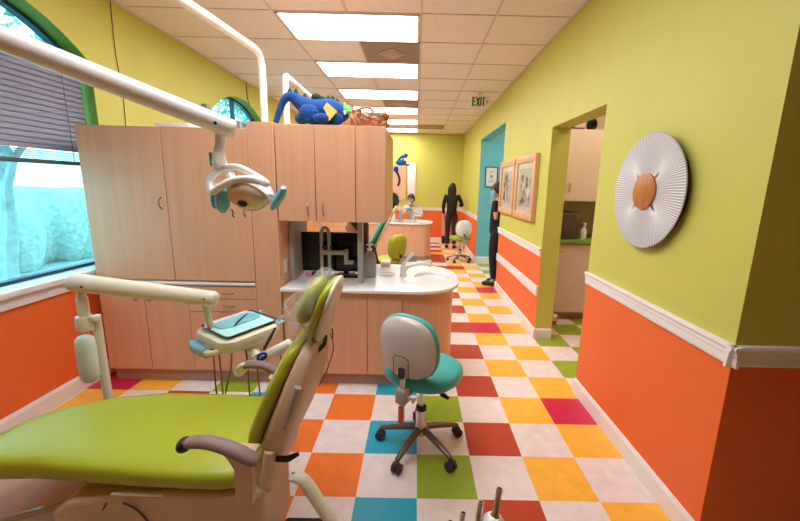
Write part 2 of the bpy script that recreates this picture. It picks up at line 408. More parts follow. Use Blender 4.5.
# outside: pavement, hedge and a tree, plant colours paled to imitate overexposure
LEAF = mat('leaf_green', (120, 168, 140), .7, noise=.3, nscale=20); BARK = mat('overexposed_bark', (176, 200, 204), .8, noise=.2)  # daylight glare is put into the pale tree colours
HEDGE = mat('hedge_glare_green', (190, 214, 210), .8, noise=.25, nscale=12, bump=1, bscale=30)  # hedge lightened in colour to look washed out by daylight
m = MB(); m.box((-30, -20, -.25), (XL - .2, 40, -.15)); struct(m.obj('ground', mat('pale_pavement', (190, 200, 200), .8, noise=.1), smooth=False))
def tree(x, y, h, seed, label):
    rnd = random.Random(seed)
    t = thing('tree', label, 'tree', (x, y, -.15))
    m = MB(); tips = []
    def br(p, d, L, r, lv):
        q = p + d * L; mid = (p + q) / 2 + Vector((rnd.uniform(-1, 1), rnd.uniform(-1, 1), 0)) * L * .06
        m.tube([p, mid, q], [r, r * .85, r * .68], 7)
        if lv == 0: tips.append(q); return
        for k in range(3):
            nd = (d + Vector((rnd.uniform(-.8, .8), rnd.uniform(-.8, .8), rnd.uniform(-.1, .5)))).normalized()
            br(q, nd, L * .68, r * .6, lv - 1)
    br(Vector((x, y, -.15)), Vector((.05, .1, 1)).normalized(), h * .34, .11, 4)
    m.obj('trunk', BARK, t)
    f = MB()
    for q in tips:
        for k in range(16):
            c = q + Vector((rnd.gauss(0, .22), rnd.gauss(0, .22), rnd.gauss(0, .2)))
            n = Vector((rnd.gauss(0, 1), rnd.gauss(0, 1), rnd.gauss(0, 1))).normalized(); u = n.orthogonal().normalized(); v = n.cross(u); s_ = rnd.uniform(.03, .055)
            f.poly([c - u * s_ * 1.6, c - v * s_, c + u * s_ * 1.6, c + v * s_])
    f.obj('foliage', LEAF, t, smooth=False)
tree(-5.6, 4.9, 3.6, 3, 'leafy tree outside the near window, colours paled for outdoor glare')
tree(-6.5, 11.5, 5.0, 5, 'leafy tree outside the far arched window')
m = MB()
for k in range(60):
    y = 0 + k * .26; m.ell((-7.4 + random.uniform(-.2, .2), y, .55 + random.uniform(-.1, .1)), (.5, .35, .85), u=10, v=7)
o = m.obj('hedge', HEDGE); tag(o, 'long clipped hedge outside the left windows, colour paled for outdoor glare', 'hedge')

# ------------------------------------------------------------------ cabinets
def handle(name, x, y, z0, z1, parent, r=.0045, out=.03):
    m = MB(); m.tube([(x, y, z0), (x, y - out * .8, z0 + (z1 - z0) * .2), (x, y - out, (z0 + z1) / 2), (x, y - out * .8, z1 - (z1 - z0) * .2), (x, y, z1)], r, 8, smooth=4)
    return m.obj(name, BRONZE, parent)
def hhandle(name, x0, x1, y, z, parent):
    m = MB(); m.tube([(x0, y, z), (x0 + .015, y - .022, z), ((x0 + x1) / 2, y - .028, z), (x1 - .015, y - .022, z), (x1, y, z)], .0045, 8, smooth=4)
    return m.obj(name, BRONZE, parent)
def front(name, x0, x1, y, z0, z1, parent, mt=WOOD):
    g = .0025
    return MB().box((x0 + g, y, z0 + g), (x1 - g, y + .019, z1 - g), bev=.0015, seg=1).obj(name, mt, parent)
FY = 2.60; ZT = 1.885
def cabinet_unit(dy, near):
    y0 = FY + dy; D = .60; wh = 'near' if near else 'far'
    # tall storage unit: two wide bays with doors above, a ledge, doors and drawers below
    t = thing('storage_cabinet', ('tall light maple storage cabinet beside the near window, behind the dental chair' if near else 'tall maple storage cabinet in the far treatment bay'), 'cabinet', (-1.77, y0 + .3, 0))
    xa, xb = -2.32, -1.158
    m = MB(); m.box((xa, y0 + .02, .09), (xb, y0 + D, ZT - .0)); m.box((xa + .0, y0 + .012, .788), (xb, y0 + .03, .806), mi=0)
    m.obj('carcass', [WOOD], t, smooth=False)
    m = MB(); m.box((xa + .02, y0 + .03, .001), (xb, y0 + D - .05, .09)); m.obj('toe_kick', KICK, t, smooth=False)
    MB().box((xa + .01, y0 - .004, .780), (xb - .005, y0 + .02, .800), bev=.003).obj('ledge', COUNTER, t)
    d = front('door', xa, -1.745, y0, .812, ZT, t); handle('handle', -1.785, y0, 1.33, 1.41, d)
    d = front('door', -1.745, xb, y0, .812, ZT, t); handle('handle', -1.20, y0, 1.29, 1.37, d)
    d = front('door', xa, -1.99, y0, .105, .770, t); handle('handle', -2.045, y0, .65, .71, d)
    d = front('door', -1.99, -1.668, y0, .105, .770, t); handle('handle', -1.945, y0, .65, .71, d)
    for z0, z1 in ((.675, .770), (.575, .675)):
        d = front('drawer', -1.668, xb, y0, z0, z1, t); hhandle('handle', -1.41, -1.33, y0, (z0 + z1) / 2, d)
    d = front('door', -1.668, xb, y0, .105, .575, t)
    # narrow full-height panel unit
    t = thing('end_panel_cabinet', ('narrow full-height maple panel between the tall cabinet and the white counter' if near else 'narrow maple panel in the far treatment bay'), 'cabinet', (-1.09, y0 + .3, 0))
    MB().box((-1.156, y0 + .02, .09), (-.975, y0 + D, ZT + .045)).obj('carcass', WOOD, t, smooth=False)
    MB().box((-1.156, y0 + .03, .001), (-.975, y0 + D - .05, .09)).obj('toe_kick', KICK, t, smooth=False)
    front('front_panel', -1.158, -.975, y0 - .004, .10, ZT + .045, t)
    # wall cabinet above the counter
    t = thing('wall_cabinet', ('maple upper cabinet with two doors over the near counter' if near else 'maple upper cabinet over the far rounded counter'), 'cabinet', (-.58, y0 + .3, 1.265))
    MB().box((-.970, y0 + .02, 1.27), (-.217, y0 + .81, ZT + .032)).obj('carcass', WOOD, t, smooth=False)
    d = front('door', -.970, -.703, y0, 1.262, ZT + .035, t); handle('handle', -.757, y0, 1.31, 1.395, d)
    d = front('door', -.703, -.424, y0, 1.262, ZT + .035, t); handle('handle', -.652, y0, 1.31, 1.395, d)
    front('filler_panel', -.424, -.215, y0, 1.262, ZT + .035, t)
    # base cabinet with a rounded peninsula end
    t = thing('base_cabinet', ('maple base cabinet with rounded end under the near white counter' if near else 'maple base cabinet with rounded end in the far treatment bay'), 'cabinet', (-.4, y0 + .4, 0))
    yb = y0 + .82; r = (yb - y0) / 2
    def plan(dx, xs=-.965):
        pts = [(xs, y0 + dx)]
        cx = -.045; rx = .375 - dx
        for k in range(25):
            a = -PI / 2 + PI * k / 24; e = .72
            pts.append((cx + rx * sq(math.cos(a), e), (y0 + yb) / 2 + (r - dx) * sq(math.sin(a), e)))
        pts.append((xs, yb - dx)); return pts
    m = MB(); m.prism(plan(.012), 'z', .09, .752, 0); m.obj('carcass', WOOD, t, ang=30)
    m = MB(); m.prism(plan(.03), 'z', .001, .09, 0); m.obj('toe_kick', KICK, t, ang=30)
    for xa_, xb_, hx in ((-.965, -.648, None), (-.648, -.345, -.60), (-.345, -.048, -.085)):
        d = front('door', xa_, xb_, y0 - .006, .10, .748, t)
        if hx: handle('handle', hx, y0 - .006, .62, .70, d)
    # counter top
    t = thing('countertop', ('white solid countertop with rounded end and oval basin, on the near base cabinet' if near else 'white rounded countertop on the far base cabinet'), 'countertop', (-.4, y0 + .4, .76))
    def cplan(z, g=0):
        pts = [(-.968, y0 - .045 + g, z)]
        cx = -.04
        for k in range(33):
            a = -PI / 2 + PI * k / 32; e = .78
            pts.append((cx + (.405 - g) * sq(math.cos(a), e), (y0 + yb) / 2 + (r + .045 - g) * sq(math.sin(a), e), z))
        pts.append((-.968, yb + .045 - g, z)); return pts
    sc_ = (.145, y0 + .44, .150, .155)   # basin cx, cy, rx, ry
    n = 36
    bm_ = MB()
    outer = cplan(.78); fs = []
    bm_.rings([cplan(.754, .004), cplan(.758), cplan(.774), cplan(.78, .004)], cap=False)
    # top surface with an oval hole: bridge by walking angles
    def on_outer(a):
        best = None; o = Vector((sc_[0], sc_[1])); d = Vector((math.cos(a), math.sin(a)))
        pl = [Vector(p[:2]) for p in cplan(.78, .004)]
        for i in range(len(pl)):
            p, q = pl[i], pl[(i + 1) % len(pl)]; e_ = q - p; den = d.x * e_.y - d.y * e_.x
            if abs(den) < 1e-9: continue
            t_ = ((p.x - o.x) * e_.y - (p.y - o.y) * e_.x) / den; u_ = ((p.x - o.x) * d.y - (p.y - o.y) * d.x) / den
            if t_ > 0 and -1e-6 <= u_ <= 1 + 1e-6 and (best is None or t_ < best): best = t_
        return o + d * best
    angs = sorted([2 * PI * k / n for k in range(n)] + [math.atan2(p[1] - sc_[1], p[0] - sc_[0]) % (2 * PI) for p in (cplan(.78, .004)[0], cplan(.78, .004)[-1])])
    A = [bm_.bm.verts.new((*on_outer(a), .78)) for a in angs]
    prof = [(1, .78), (.97, .777), (.93, .765), (.86, .73), (.7, .69), (.4, .672), (.08, .668)]
    prev = A
    for q, zz in prof:
        cur = [bm_.bm.verts.new((sc_[0] + q * sc_[2] * math.cos(a), sc_[1] + q * sc_[3] * math.sin(a), zz)) for a in angs]
        for i in range(len(angs)):
            k = (i + 1) % len(angs); bm_.bm.faces.new((prev[i], prev[k], cur[k], cur[i]))
        prev = cur
    bm_.bm.faces.new(prev)
    bm_.bm.faces.new([bm_.bm.verts.new(p) for p in cplan(.754, .004)])
    bm_.obj('top', COUNTER, t, ang=30)
    m = MB(); m.lathe([(.0, .669), (.018, .669), (.018, .673), (.0, .673)], (sc_[0], sc_[1], 0), n=16); m.obj('drain', CHROME, t)
    if near:
        m = MB(); m.lathe([(.0, .7805), (.062, .7805), (.070, .7825), (.070, .785), (.06, .785), (.058, .783), (.0, .783)], (-.235, y0 + .45, 0)); m.obj('grommet', GREYP, t)
    return t
cabinet_unit(0, True)
cabinet_unit(4.9, False)

# equipment bay between counter and upper cabinet (near)
P_ = thing('upright_support', 'beige upright post from the counter to the upper cabinet, right of the black monitors', 'post', (-.415, 2.76, .78))
MB().box((-.437, 2.735, .781), (-.399, 2.80, 1.268), bev=.004).obj('post', GREYP, P_)
P_ = thing('side_partition', 'grey-beige upright panel left of the black monitors', 'panel', (-.93, 2.9, .78))
MB().box((-.968, 2.80, .781), (-.94, 3.18, 1.262), bev=.003).obj('panel', GREYP, P_); MB().box((-.972, 2.785, .781), (-.936, 2.80, 1.262), bev=.003).obj('edge_post', GREYP, P_)
o = MB().box((-.9735, 2.66, .87), (-.966, 2.72, .97), bev=.002).obj('wall_outlet', WHITE); tag(o, 'white outlet cover plate on the maple panel beside the counter', 'outlet')
def monitor(x0, x1, label, z0=.815, z1=1.14, y=2.98):
    t = thing('monitor', label, 'monitor', ((x0 + x1) / 2, y, .78))
    MB().box((x0, y, z0), (x1, y + .03, z1), bev=.005).obj('housing', BLACK, t)
    MB().box((x0 + .012, y - .002, z0 + .014), (x1 - .012, y + .004, z1 - .012)).obj('screen', SCREEN, t, smooth=False)
    m = MB(); m.box(((x0 + x1) / 2 - .02, y + .02, .79), ((x0 + x1) / 2 + .02, y + .045, z0 + .05)); m.box(((x0 + x1) / 2 - .07, y - .02, .781), ((x0 + x1) / 2 + .07, y + .09, .792), bev=.003)
    m.obj('stand', BLACK, t)
monitor(-.935, -.715, 'black monitor on the counter, left of the grey bracket')
monitor(-.70, -.455, 'black monitor on the counter, right of the grey bracket')
t = thing('monitor_bracket', 'grey arched monitor bracket with a horizontal arm on the near counter', 'bracket', (-.71, 2.88, .78))
m = MB(); m.tube([(-.745, 2.88, .80), (-.745, 2.88, 1.12), (-.738, 2.88, 1.17), (-.715, 2.88, 1.19), (-.692, 2.88, 1.17), (-.685, 2.88, 1.12), (-.685, 2.88, .80)], .014, 10, smooth=5)
m.obj('arch', GREYP, t)
MB().box((-.765, 2.83, .781), (-.665, 2.93, .802), bev=.004).obj('foot', GREYP, t)
m = MB(); m.box((-.74, 2.862, .975), (-.545, 2.892, 1.01), bev=.005); m.box((-.565, 2.862, .90), (-.535, 2.892, 1.02), bev=.005); m.box((-.565, 2.865, .90), (-.49, 2.89, .93), bev=.004); m.obj('arm', GREYP, t)
m = MB(); m.box((-.775, 2.87, 1.02), (-.66, 2.90, 1.05), bev=.006); m.obj('clamp', BLACK, t)
t = thing('keyboard', 'black keyboard on the counter in front of the right monitor', 'keyboard', (-.58, 2.90, .781))
MB().box((-.67, 2.895, .781), (-.46, 2.97, .797), bev=.004).obj('case', BLACK, t)
m = MB()
for i in range(12):
    for j in range(4): m.box((-.664 + i * .0168, 2.899 + j * .017, .797), (-.650 + i * .0168, 2.913 + j * .017, .802), bev=.002, seg=1)
m.obj('keys', mat('dark_grey_keys', (60, 60, 62), .5), t)
t = thing('small_supply_box', 'pink and black small pouch on the counter under the left monitor', 'pouch', (-.85, 2.9, .781))
MB().ell((-.865, 2.93, .802), (.028, .02, .02), e=.7).obj('pink_pouch', mat('pink_fabric', (214, 140, 150), .7), t); MB().ell((-.80, 2.93, .802), (.045, .03, .02), e=.7).obj('dark_strap', BLACK, t)
# soap bottle
t = thing('soap_bottle', 'grey pump bottle on the near white counter', 'bottle', (-.372, 2.95, .781))
m = MB(); m.lathe([(0, .781), (.050, .781), (.055, .79), (.055, .93), (.050, .955), (.030, .985), (.018, .995), (.018, 1.005), (0, 1.005)], (-.372, 2.95, 0), sy=.7); m.obj('body', GREYB, t)
m = MB(); m.lathe([(0, 1.003), (.02, 1.003), (.02, 1.02), (.007, 1.024), (.007, 1.045), (0, 1.045)], (-.372, 2.95, 0)); m.box((-.397, 2.94, 1.043), (-.349, 2.96, 1.055), bev=.004); m.tube([(-.352, 2.95, 1.05), (-.322, 2.95, 1.048), (-.315, 2.95, 1.035)], .005, 8); m.obj('pump', WPLAST, t)
# faucet
t = thing('faucet', 'white lever faucet beside the oval basin on the near counter', 'faucet', (-0.095, 3.02, .781))
m = MB(); m.lathe([(0, .781), (.034, .781), (.034, .79), (.026, .80), (.026, .855), (.02, .872), (0, .872)], (-0.095, 3.02, 0)); m.obj('body', WPLAST, t)
m = MB(); m.tube([(-0.080, 3.02, .835), (-0.040, 3.03, .862), (0.030, 3.04, .88), (0.090, 3.04, .885), (0.125, 3.04, .872), (0.130, 3.04, .858)], [.015, .015, .014, .014, .013, .012], 12, smooth=4); m.obj('spout', WPLAST, t)
m = MB(); m.tube([(-0.098, 3.02, .87), (-0.075, 3.0, .91), (-0.035, 2.99, .965), (-0.018, 2.985, .985)], [.010, .010, .012, .008], 10, smooth=4, flat=1.4); m.obj('lever', WPLAST, t)
t = thing('napkin_box', 'small white card box at the back edge of the near counter', 'box', (-.28, 3.38, .781))
MB().box((-.32, 3.34, .781), (-.23, 3.42, .825), bev=.003).obj('box', WHITE, t)
# things on top of the near cabinets ------------------------------------------------
TZ = ZT + .037
t = thing('plush_dinosaur', 'large blue plush dinosaur with dark spikes lying on top of the maple cabinets', 'plush toy', (-.72, 2.76, TZ))
m = MB(); m.tube([(-1.015, 2.75, TZ + .018), (-.985, 2.75, 2.02), (-.945, 2.75, 2.10), (-.895, 2.75, 2.125), (-.84, 2.76, 2.09), (-.76, 2.76, 2.045), (-.68, 2.76, 2.03), (-.60, 2.75, 2.025), (-.545, 2.74, 2.005), (-.525, 2.73, 1.985)],
            [.018, .022, .026, .034, .05, .075, .085, .085, .062, .04], 16, smooth=4); 
m.ell((-.67, 2.76, 2.0), (.16, .075, .075)); m.ell((-.755, 2.69, 2.0), (.075, .05, .065)); m.ell((-.665, 2.66, 1.968), (.06, .045, .035)); m.ell((-.82, 2.72, 1.972), (.045, .05, .04)); m.ell((-.56, 2.70, 1.975), (.04, .035, .042))
m.obj('body', PLUSHB, t, ang=180)
m = MB()
for x, z, h in ((-.905, 2.152, .028), (-.862, 2.145, .035), (-.80, 2.118, .03), (-.635, 2.105, .032), (-.605, 2.105, .032), (-.575, 2.088, .03)):
    m.lathe([(.022, z - .015), (.016, z + h * .4), (.004, z + h)], (x, 2.755, 0), n=8)
m.ell((-.70, 2.77, 2.105), (.062, .045, .034)); m.ell((-.72, 2.75, 2.12), (.035, .03, .028)); m.obj('spikes', PLUSHD, t)
m = MB(); m.ell((-.502, 2.74, 2.045), (.036, .035, .03)); m.ell((-.485, 2.72, 2.025), (.022, .03, .018)); m.ell((-.52, 2.73, 2.07), (.014, .012, .018)); m.obj('head', PLUSHG, t)
m = MB(); m.ell((-.512, 2.704, 2.018), (.012, .008, .016)); m.obj('eye', WHITE, t)
m = MB(); c = (-.602, 2.665, 2.015)
m.prism([(c[0] - .02, c[1 + 1] + .055), (c[0] + .05, c[2]), (c[0] - .01, c[2] - .062), (c[0] - .028, c[2] - .01), (c[0] - .045, c[2] + .02)], 'y', 2.645, 2.668); m.obj('belly_patch', PLUSHY, t, smooth=False)
t = thing('wicker_basket', 'brown woven basket with a loop handle on top of the upper cabinet', 'basket', (-.345, 2.75, TZ))
m = MB()
n = 48
for rr, hh, cx in ((.128, .098, -.345),):
    rings = []
    for k in range(9):
        u = k / 8; z = TZ + .001 + hh * u; q = (.80 + .22 * math.sin(u * 2.2)) * rr
        rings.append([(cx + (q + .004 * (1 if (i + k) % 2 else -1)) * math.cos(2 * PI * i / n), 2.76 + .62 * (q + .004 * (1 if (i + k) % 2 else -1)) * math.sin(2 * PI * i / n), z + .004 * math.sin(i * 1.3)) for i in range(n)])
    m.rings(rings)
for k in range(22):
    a = k * .571; zz = TZ + .025 + .085 * ((k * 7) % 10) / 10; m.ell((-.345 + .112 * math.cos(a), 2.76 + .072 * math.sin(a), zz), (.038, .026, .020), Matrix.Rotation(a + 1.2 + .6 * math.sin(k * 2.3), 3, 'Z') @ Matrix.Rotation(.7 * math.sin(k * 1.7), 3, 'Y'), u=10, v=7)
m.obj('woven_body', WICKER, t, ang=180)
m = MB(); m.tube([(-.425, 2.72, TZ + .07), (-.415, 2.72, TZ + .115), (-.375, 2.72, TZ + .135), (-.33, 2.72, TZ + .125), (-.305, 2.72, TZ + .085)], .010, 10, smooth=5); m.obj('loop_handle', WICKER, t)
m = MB(); m.tube([(-.47, 2.70, TZ + .085), (-.452, 2.69, TZ + .05), (-.43, 2.69, TZ + .012)], .016, 10, smooth=5); m.tube([(-.44, 2.70, TZ + .09), (-.425, 2.69, TZ + .05), (-.40, 2.69, TZ + .012)], .013, 10, smooth=5); m.obj('side_braid', WICKER, t)
# cardboard carton top left behind tall cabinet
o = MB().box((-1.95, 2.86, ZT + .001), (-1.70, 3.05, ZT + .06), bev=.003).obj('storage_box', WHITE); tag(o, 'white flat storage box on top of the tall cabinet by the window', 'box')
# toy on far cabinet
t = thing('plush_figure', 'small blue plush animal on the far upper cabinet', 'plush toy', (-.27, 7.7, TZ))
m = MB(); m.ell((-.33, 7.65, TZ + .06), (.11, .07, .058)); m.tube([(-.27, 7.65, TZ + .06), (-.25, 7.65, TZ + .16), (-.22, 7.65, TZ + .23)], [.05, .04, .045], 10, smooth=3); m.tube([(-.40, 7.65, TZ + .05), (-.36, 7.65, TZ + .13), (-.28, 7.65, TZ + .2)], .025, 8, smooth=3)
m.ell((-.20, 7.65, TZ + .02), (.06, .05, .02)); m.obj('body', PLUSHB, t)
MB().ell((-.24, 7.59, TZ + .12), (.03, .012, .03)).obj('muzzle', mat('pale_plush', (210, 220, 230), .9), t)
# shelf behind far unit
# ------------------------------------------------------------------ overhead lamp post and lamp
def soft_tube(m, a, b, ra, rb, n=20):
    a, b = Vector(a), Vector(b); d = (b - a).normalized()
    m.tube([a - d * ra * .5, a - d * ra * .42, a - d * ra * .2, a + d * ra * .1, b - d * rb * .1, b + d * rb * .2, b + d * rb * .42, b + d * rb * .5], [ra * .25, ra * .7, ra * .93, ra, rb, rb * .93, rb * .7, rb * .25], n); return m
t = thing('lamp_post', 'white curved overhead lamp post rising from behind the tall cabinet', 'lamp post', (-1.245, 3.24, 0))
m = MB(); m.tube([(-1.285, 3.24, .0), (-1.285, 3.24, 2.0), (-1.283, 3.235, 2.38), (-1.283, 3.21, 2.50), (-1.285, 3.14, 2.545), (-1.30, 2.97, 2.548), (-1.36, 2.30, 2.535), (-1.51, 1.14, 2.52)], .029, 16, smooth=4); m.obj('pole', WPLAST, t)
m = MB(); m.lathe([(.029, 2.0), (.0305, 2.0), (.0305, 2.003), (.029, 2.003)], (-1.285, 3.24, 0)); m.lathe([(.029, 2.12), (.0305, 2.12), (.0305, 2.123), (.029, 2.123)], (-1.285, 3.24, 0)); m.obj('joint_ring', GREYP, t)
AP = Vector((-1.515, 1.10, 2.03)); AE = Vector((-.700, 1.445, 1.722))
m = MB(); m.cyl((-1.515, 1.10, 2.55), (-1.515, 1.10, 2.40), .045); m.cyl((-1.515, 1.10, 2.42), (-1.515, 1.10, 2.08), .024); m.obj('drop_tube', WPLAST, t)
t = thing('dental_lamp', 'white dental operating lamp on a long arm, hanging above the chair', 'dental lamp', (-.70, 1.445, 1.5))
m = MB(); soft_tube(m, AP, AE, .041, .034, 24); m.obj('spring_arm', WPLAST, t)
m = MB(); m.ell(AP + Vector((0, 0, .05)), (.06, .06, .06), e=.8); m.obj('elbow_housing', CREAM, t)
d = (AE - AP).normalized(); s1 = d.cross(Vector((0, 0, 1))).normalized()
m = MB(); c = AE - d * .035 - Vector((0, .038, 0)); m.cyl(c, c - Vector((0, .004, 0)), .006, n=10); m.obj('screw', BLACK, t)
m = MB(); m.cyl((-.742, 1.44, 1.70), (-.745, 1.44, 1.655), .017, .017); m.tube([(-.748, 1.44, 1.66), (-.750, 1.44, 1.64), (-.752, 1.44, 1.60), (-.745, 1.44, 1.58)], [.017, .019, .028, .026], 16); m.obj('swivel', WPLAST, t)
m = MB(); m.box((-.785, 1.43, 1.585), (-.776, 1.45, 1.635), bev=.003); m.obj('teal_clip', TEALV, t)
m = MB()
m.tube([(-0.724, 1.44, 1.578), (-0.679, 1.43, 1.581), (-0.619, 1.42, 1.558), (-0.564, 1.41, 1.523), (-0.609, 1.385, 1.538), (-0.669, 1.375, 1.533), (-0.724, 1.38, 1.508), (-0.764, 1.40, 1.488), (-0.784, 1.42, 1.523), (-0.764, 1.435, 1.563)], [.014, .013, .012, .013, .013, .013, .014, .014, .014, .015], 12, smooth=5, closed=True)
m.tube([(-0.714, 1.44, 1.553), (-0.689, 1.42, 1.523), (-0.669, 1.42, 1.493)], .016, 10); m.obj('yoke', WPLAST, t)
Mh = Euler((R(24), R(6), R(-12))).to_matrix()
hc = Vector((-.637, 1.415, 1.486))
def hp(x, y, z): return hc + Mh @ Vector((x, y, z))
def hring(sx, sz, y, n=32):
    out = []
    for k in range(n):
        a = 2 * PI * k / n; x = math.cos(a); z = math.sin(a)
        zz = sz * z * (1 - .25 * abs(x)) - (.012 * (1 - x * x) if z < 0 else 0)
        out.append(hp(sx * sq(x, .85), y, zz))
    return out
m = MB(); m.rings([hring(.03, .015, .06), hring(.07, .04, .052), hring(.090, .052, .03), hring(.098, .057, .0), hring(.097, .056, -.02), hring(.090, .051, -.022)]); m.obj('housing', WPLAST, t)
m = MB(); m.rings([hring(.089, .050, -.020), hring(.075, .042, -.034), hring(.055, .028, -.042), hring(.01, .006, -.044)]); m.obj('lens', AMBER, t)
m = MB(); m.ell(hp(-.002, -.046, -.022), (.021, .010, .013), Mh); m.obj('bulb_cap', BLACK, t)
m = MB(); m.tube([hp(-.09, 0, .0), hp(-.13, -.01, -.015)], .010, 10); m.tube([hp(.09, 0, .01), hp(.118, -.01, .012)], .007, 10); m.obj('handle_rod', WPLAST, t)
m = MB(); m.tube([hp(-.130, -.01, .02), hp(-.138, -.012, -.01), hp(-.145, -.012, -.055), hp(-.136, -.012, -.08)], [.008, .014, .016, .008], 12, smooth=4, flat=2.0, upv=(0, 1, 0)); m.obj('grip', BLUEP, t)
m = MB(); m.tube([hp(-.075, -.03, .015), hp(-.098, -.03, -.02), hp(-.118, -.02, -.06), hp(-.125, -.02, -.09)], [.014, .026, .026, .010], 12, smooth=4); m.obj('barrier_sleeve', mat('blue_sleeve', (96, 186, 222), .25, alpha=.85), t)
m = MB(); m.tube([hp(.162, -.01, .050), hp(.150, -.012, .025), hp(.122, -.014, -.015), hp(.100, -.014, -.042)], [.008, .015, .015, .008], 12, smooth=4, flat=1.6, upv=(0, 1, 0)); m.obj('grip', BLUEP, t)
m = MB(); m.tube([(-.700, 1.40, 1.425), (-.693, 1.40, 1.412), (-.697, 1.40, 1.400), (-.69, 1.40, 1.395)], .003, 6); m.obj('trigger_wire', DARKMET, t)
# second lamp post (next bay)
t = thing('lamp_post', 'thinner white bent lamp post behind the blue plush toy', 'lamp post', (-1.06, 3.3, 0))
m = MB(); m.tube([(-1.105, 3.26, 0), (-1.105, 3.26, 2.0), (-1.105, 3.262, 2.33), (-1.105, 3.29, 2.395), (-1.105, 3.38, 2.40), (-1.09, 4.0, 2.38), (-1.10, 4.8, 2.35)], [.026, .026, .026, .026, .022, .022, .022], 14, smooth=4); m.obj('pole', WPLAST, t)
m = MB(); m.tube([(-1.10, 4.78, 2.36), (-1.10, 4.78, 2.28), (-1.0, 4.82, 2.22), (-.55, 4.9, 1.95)], [.024, .024, .03, .026], 12); m.obj('drop_arm', WPLAST, t)
t = thing('dental_lamp', 'dental lamp with teal handle and dark round face in the second treatment bay', 'dental lamp', (-.3, 4.6, 1.4))
m = MB(); m.tube([(-.55, 4.9, 1.95), (-.42, 4.8, 1.80), (-.31, 4.72, 1.46)], [.022, .018, .014], 12, smooth=3); m.obj('arm', GREYP, t)
m = MB(); m.lathe([(0, -.03), (.07, -.03), (.10, -.01), (.105, .02), (.06, .05), (0, .055)], (0, 0, 0), 'y'); m.xf(Matrix.Translation((-.30, 4.66, 1.34)) @ Matrix.Rotation(R(40), 4, 'Z')); m.obj('lamp_face', mat('dark_green_lens', (30, 52, 36), .2, noise=.5, nscale=20), t)
m = MB(); m.tube([(-.25, 4.6, 1.70), (-.21, 4.6, 1.60), (-.23, 4.6, 1.52)], .014, 8, smooth=3); m.obj('grip', BLACK, t)
m = MB(); m.ell((-.255, 4.6, 1.72), (.03, .03, .04)); m.obj('knob', PLUSHB, t)

# ------------------------------------------------------------------ near dental chair
t = CH = thing('dental_chair', 'lime green dental chair with beige shell and mauve armrests, in the foreground', 'dental chair', (-.95, 1.33, 0))
CYc = 1.335
def cush(xs, hw, zt, zb, cyo=None, n=40, e=.55, name='seat_cushion', parent=None, mt=VINYL):
    rings = []
    for i, x in enumerate(xs):
        ring = []; cy = CYc + .01 + (cyo[i] if cyo else 0)
        for k in range(n):
            a = 2 * PI * k / n; c, s = math.cos(a), math.sin(a)
            yy = cy + hw[i] * sq(c, e); zc = (zt[i] + zb[i]) / 2; hz = (zt[i] - zb[i]) / 2
            zz = zc + hz * sq(s, e if s > 0 else .8)
            ring.append((x, yy, zz))
        rings.append(ring)
    return MB().rings(rings).obj(name, mt, parent, ang=180)
xs = [-1.615, -1.605, -1.58, -1.54, -1.46, -1.32, -1.15, -.95, -.78, -.66, -.60, -.57, -.55]
hw = [.05, .10, .14, .165, .185, .215, .242, .252, .256, .252, .235, .20, .12]
zt = [.505, .535, .555, .562, .568, .570, .568, .560, .555, .55, .54, .53, .51]
zb = [.49, .465, .455, .452, .45, .45, .448, .448, .445, .44, .44, .45, .46]
cush(xs, hw, zt, zb, cyo=[-.11, -.11, -.10, -.085, -.05, -.015, 0, 0, 0, 0, 0, 0, 0], parent=CH)
# base body under the seat
m = MB()
def bring(x, y0, y1, z0, z1): return [(x, y0, z0), (x, y1, z0), (x, y1, z1), (x, y0, z1)]
m.rings([bring(-1.27, 1.10, 1.55, .05, .36), bring(-1.20, 1.09, 1.56, .05, .42), bring(-.98, 1.10, 1.55, .05, .45), bring(-.62, 1.10, 1.48, .05, .45), bring(-.52, 1.11, 1.38, .16, .45)])
o = m.obj('base_housing', BEIGE, CH, smooth=False)
bv = o.modifiers.new('bevel', 'BEVEL'); bv.width = .018; bv.segments = 3
m = MB(); m.prism(rrect(-1.40, 1.32, .80, .30, .12), 'z', .002, .045); m.obj('floor_plate', GREYP, CH)
m = MB(); m.rings([bring(-2.12, 1.12, 1.50, .045, .10), bring(-1.95, 1.10, 1.52, .045, .16), bring(-1.50, 1.12, 1.53, .045, .30), bring(-1.22, 1.15, 1.53, .045, .36), bring(-1.17, 1.16, 1.5, .045, .34)])
o = m.obj('lift_cover', mat('grey_beige_cover', (188, 176, 168), .2, coat=.4), CH, smooth=False); bv = o.modifiers.new('bevel', 'BEVEL'); bv.width = .03; bv.segments = 4
m = MB(); m.box((-1.04, 1.092, .446), (-.86, 1.105, .456), bev=.003); m.obj('trim_strip', CREAM, CH)
m = MB(); m.tube([(-1.0, 1.092, .42), (-.95, 1.092, .39), (-.90, 1.092, .30), (-.88, 1.092, .2)], .003, 6, smooth=3); m.tube([(-1.06, 1.095, .415), (-1.11, 1.105, .33)], .004, 6); m.obj('seam', RUBBER, CH)
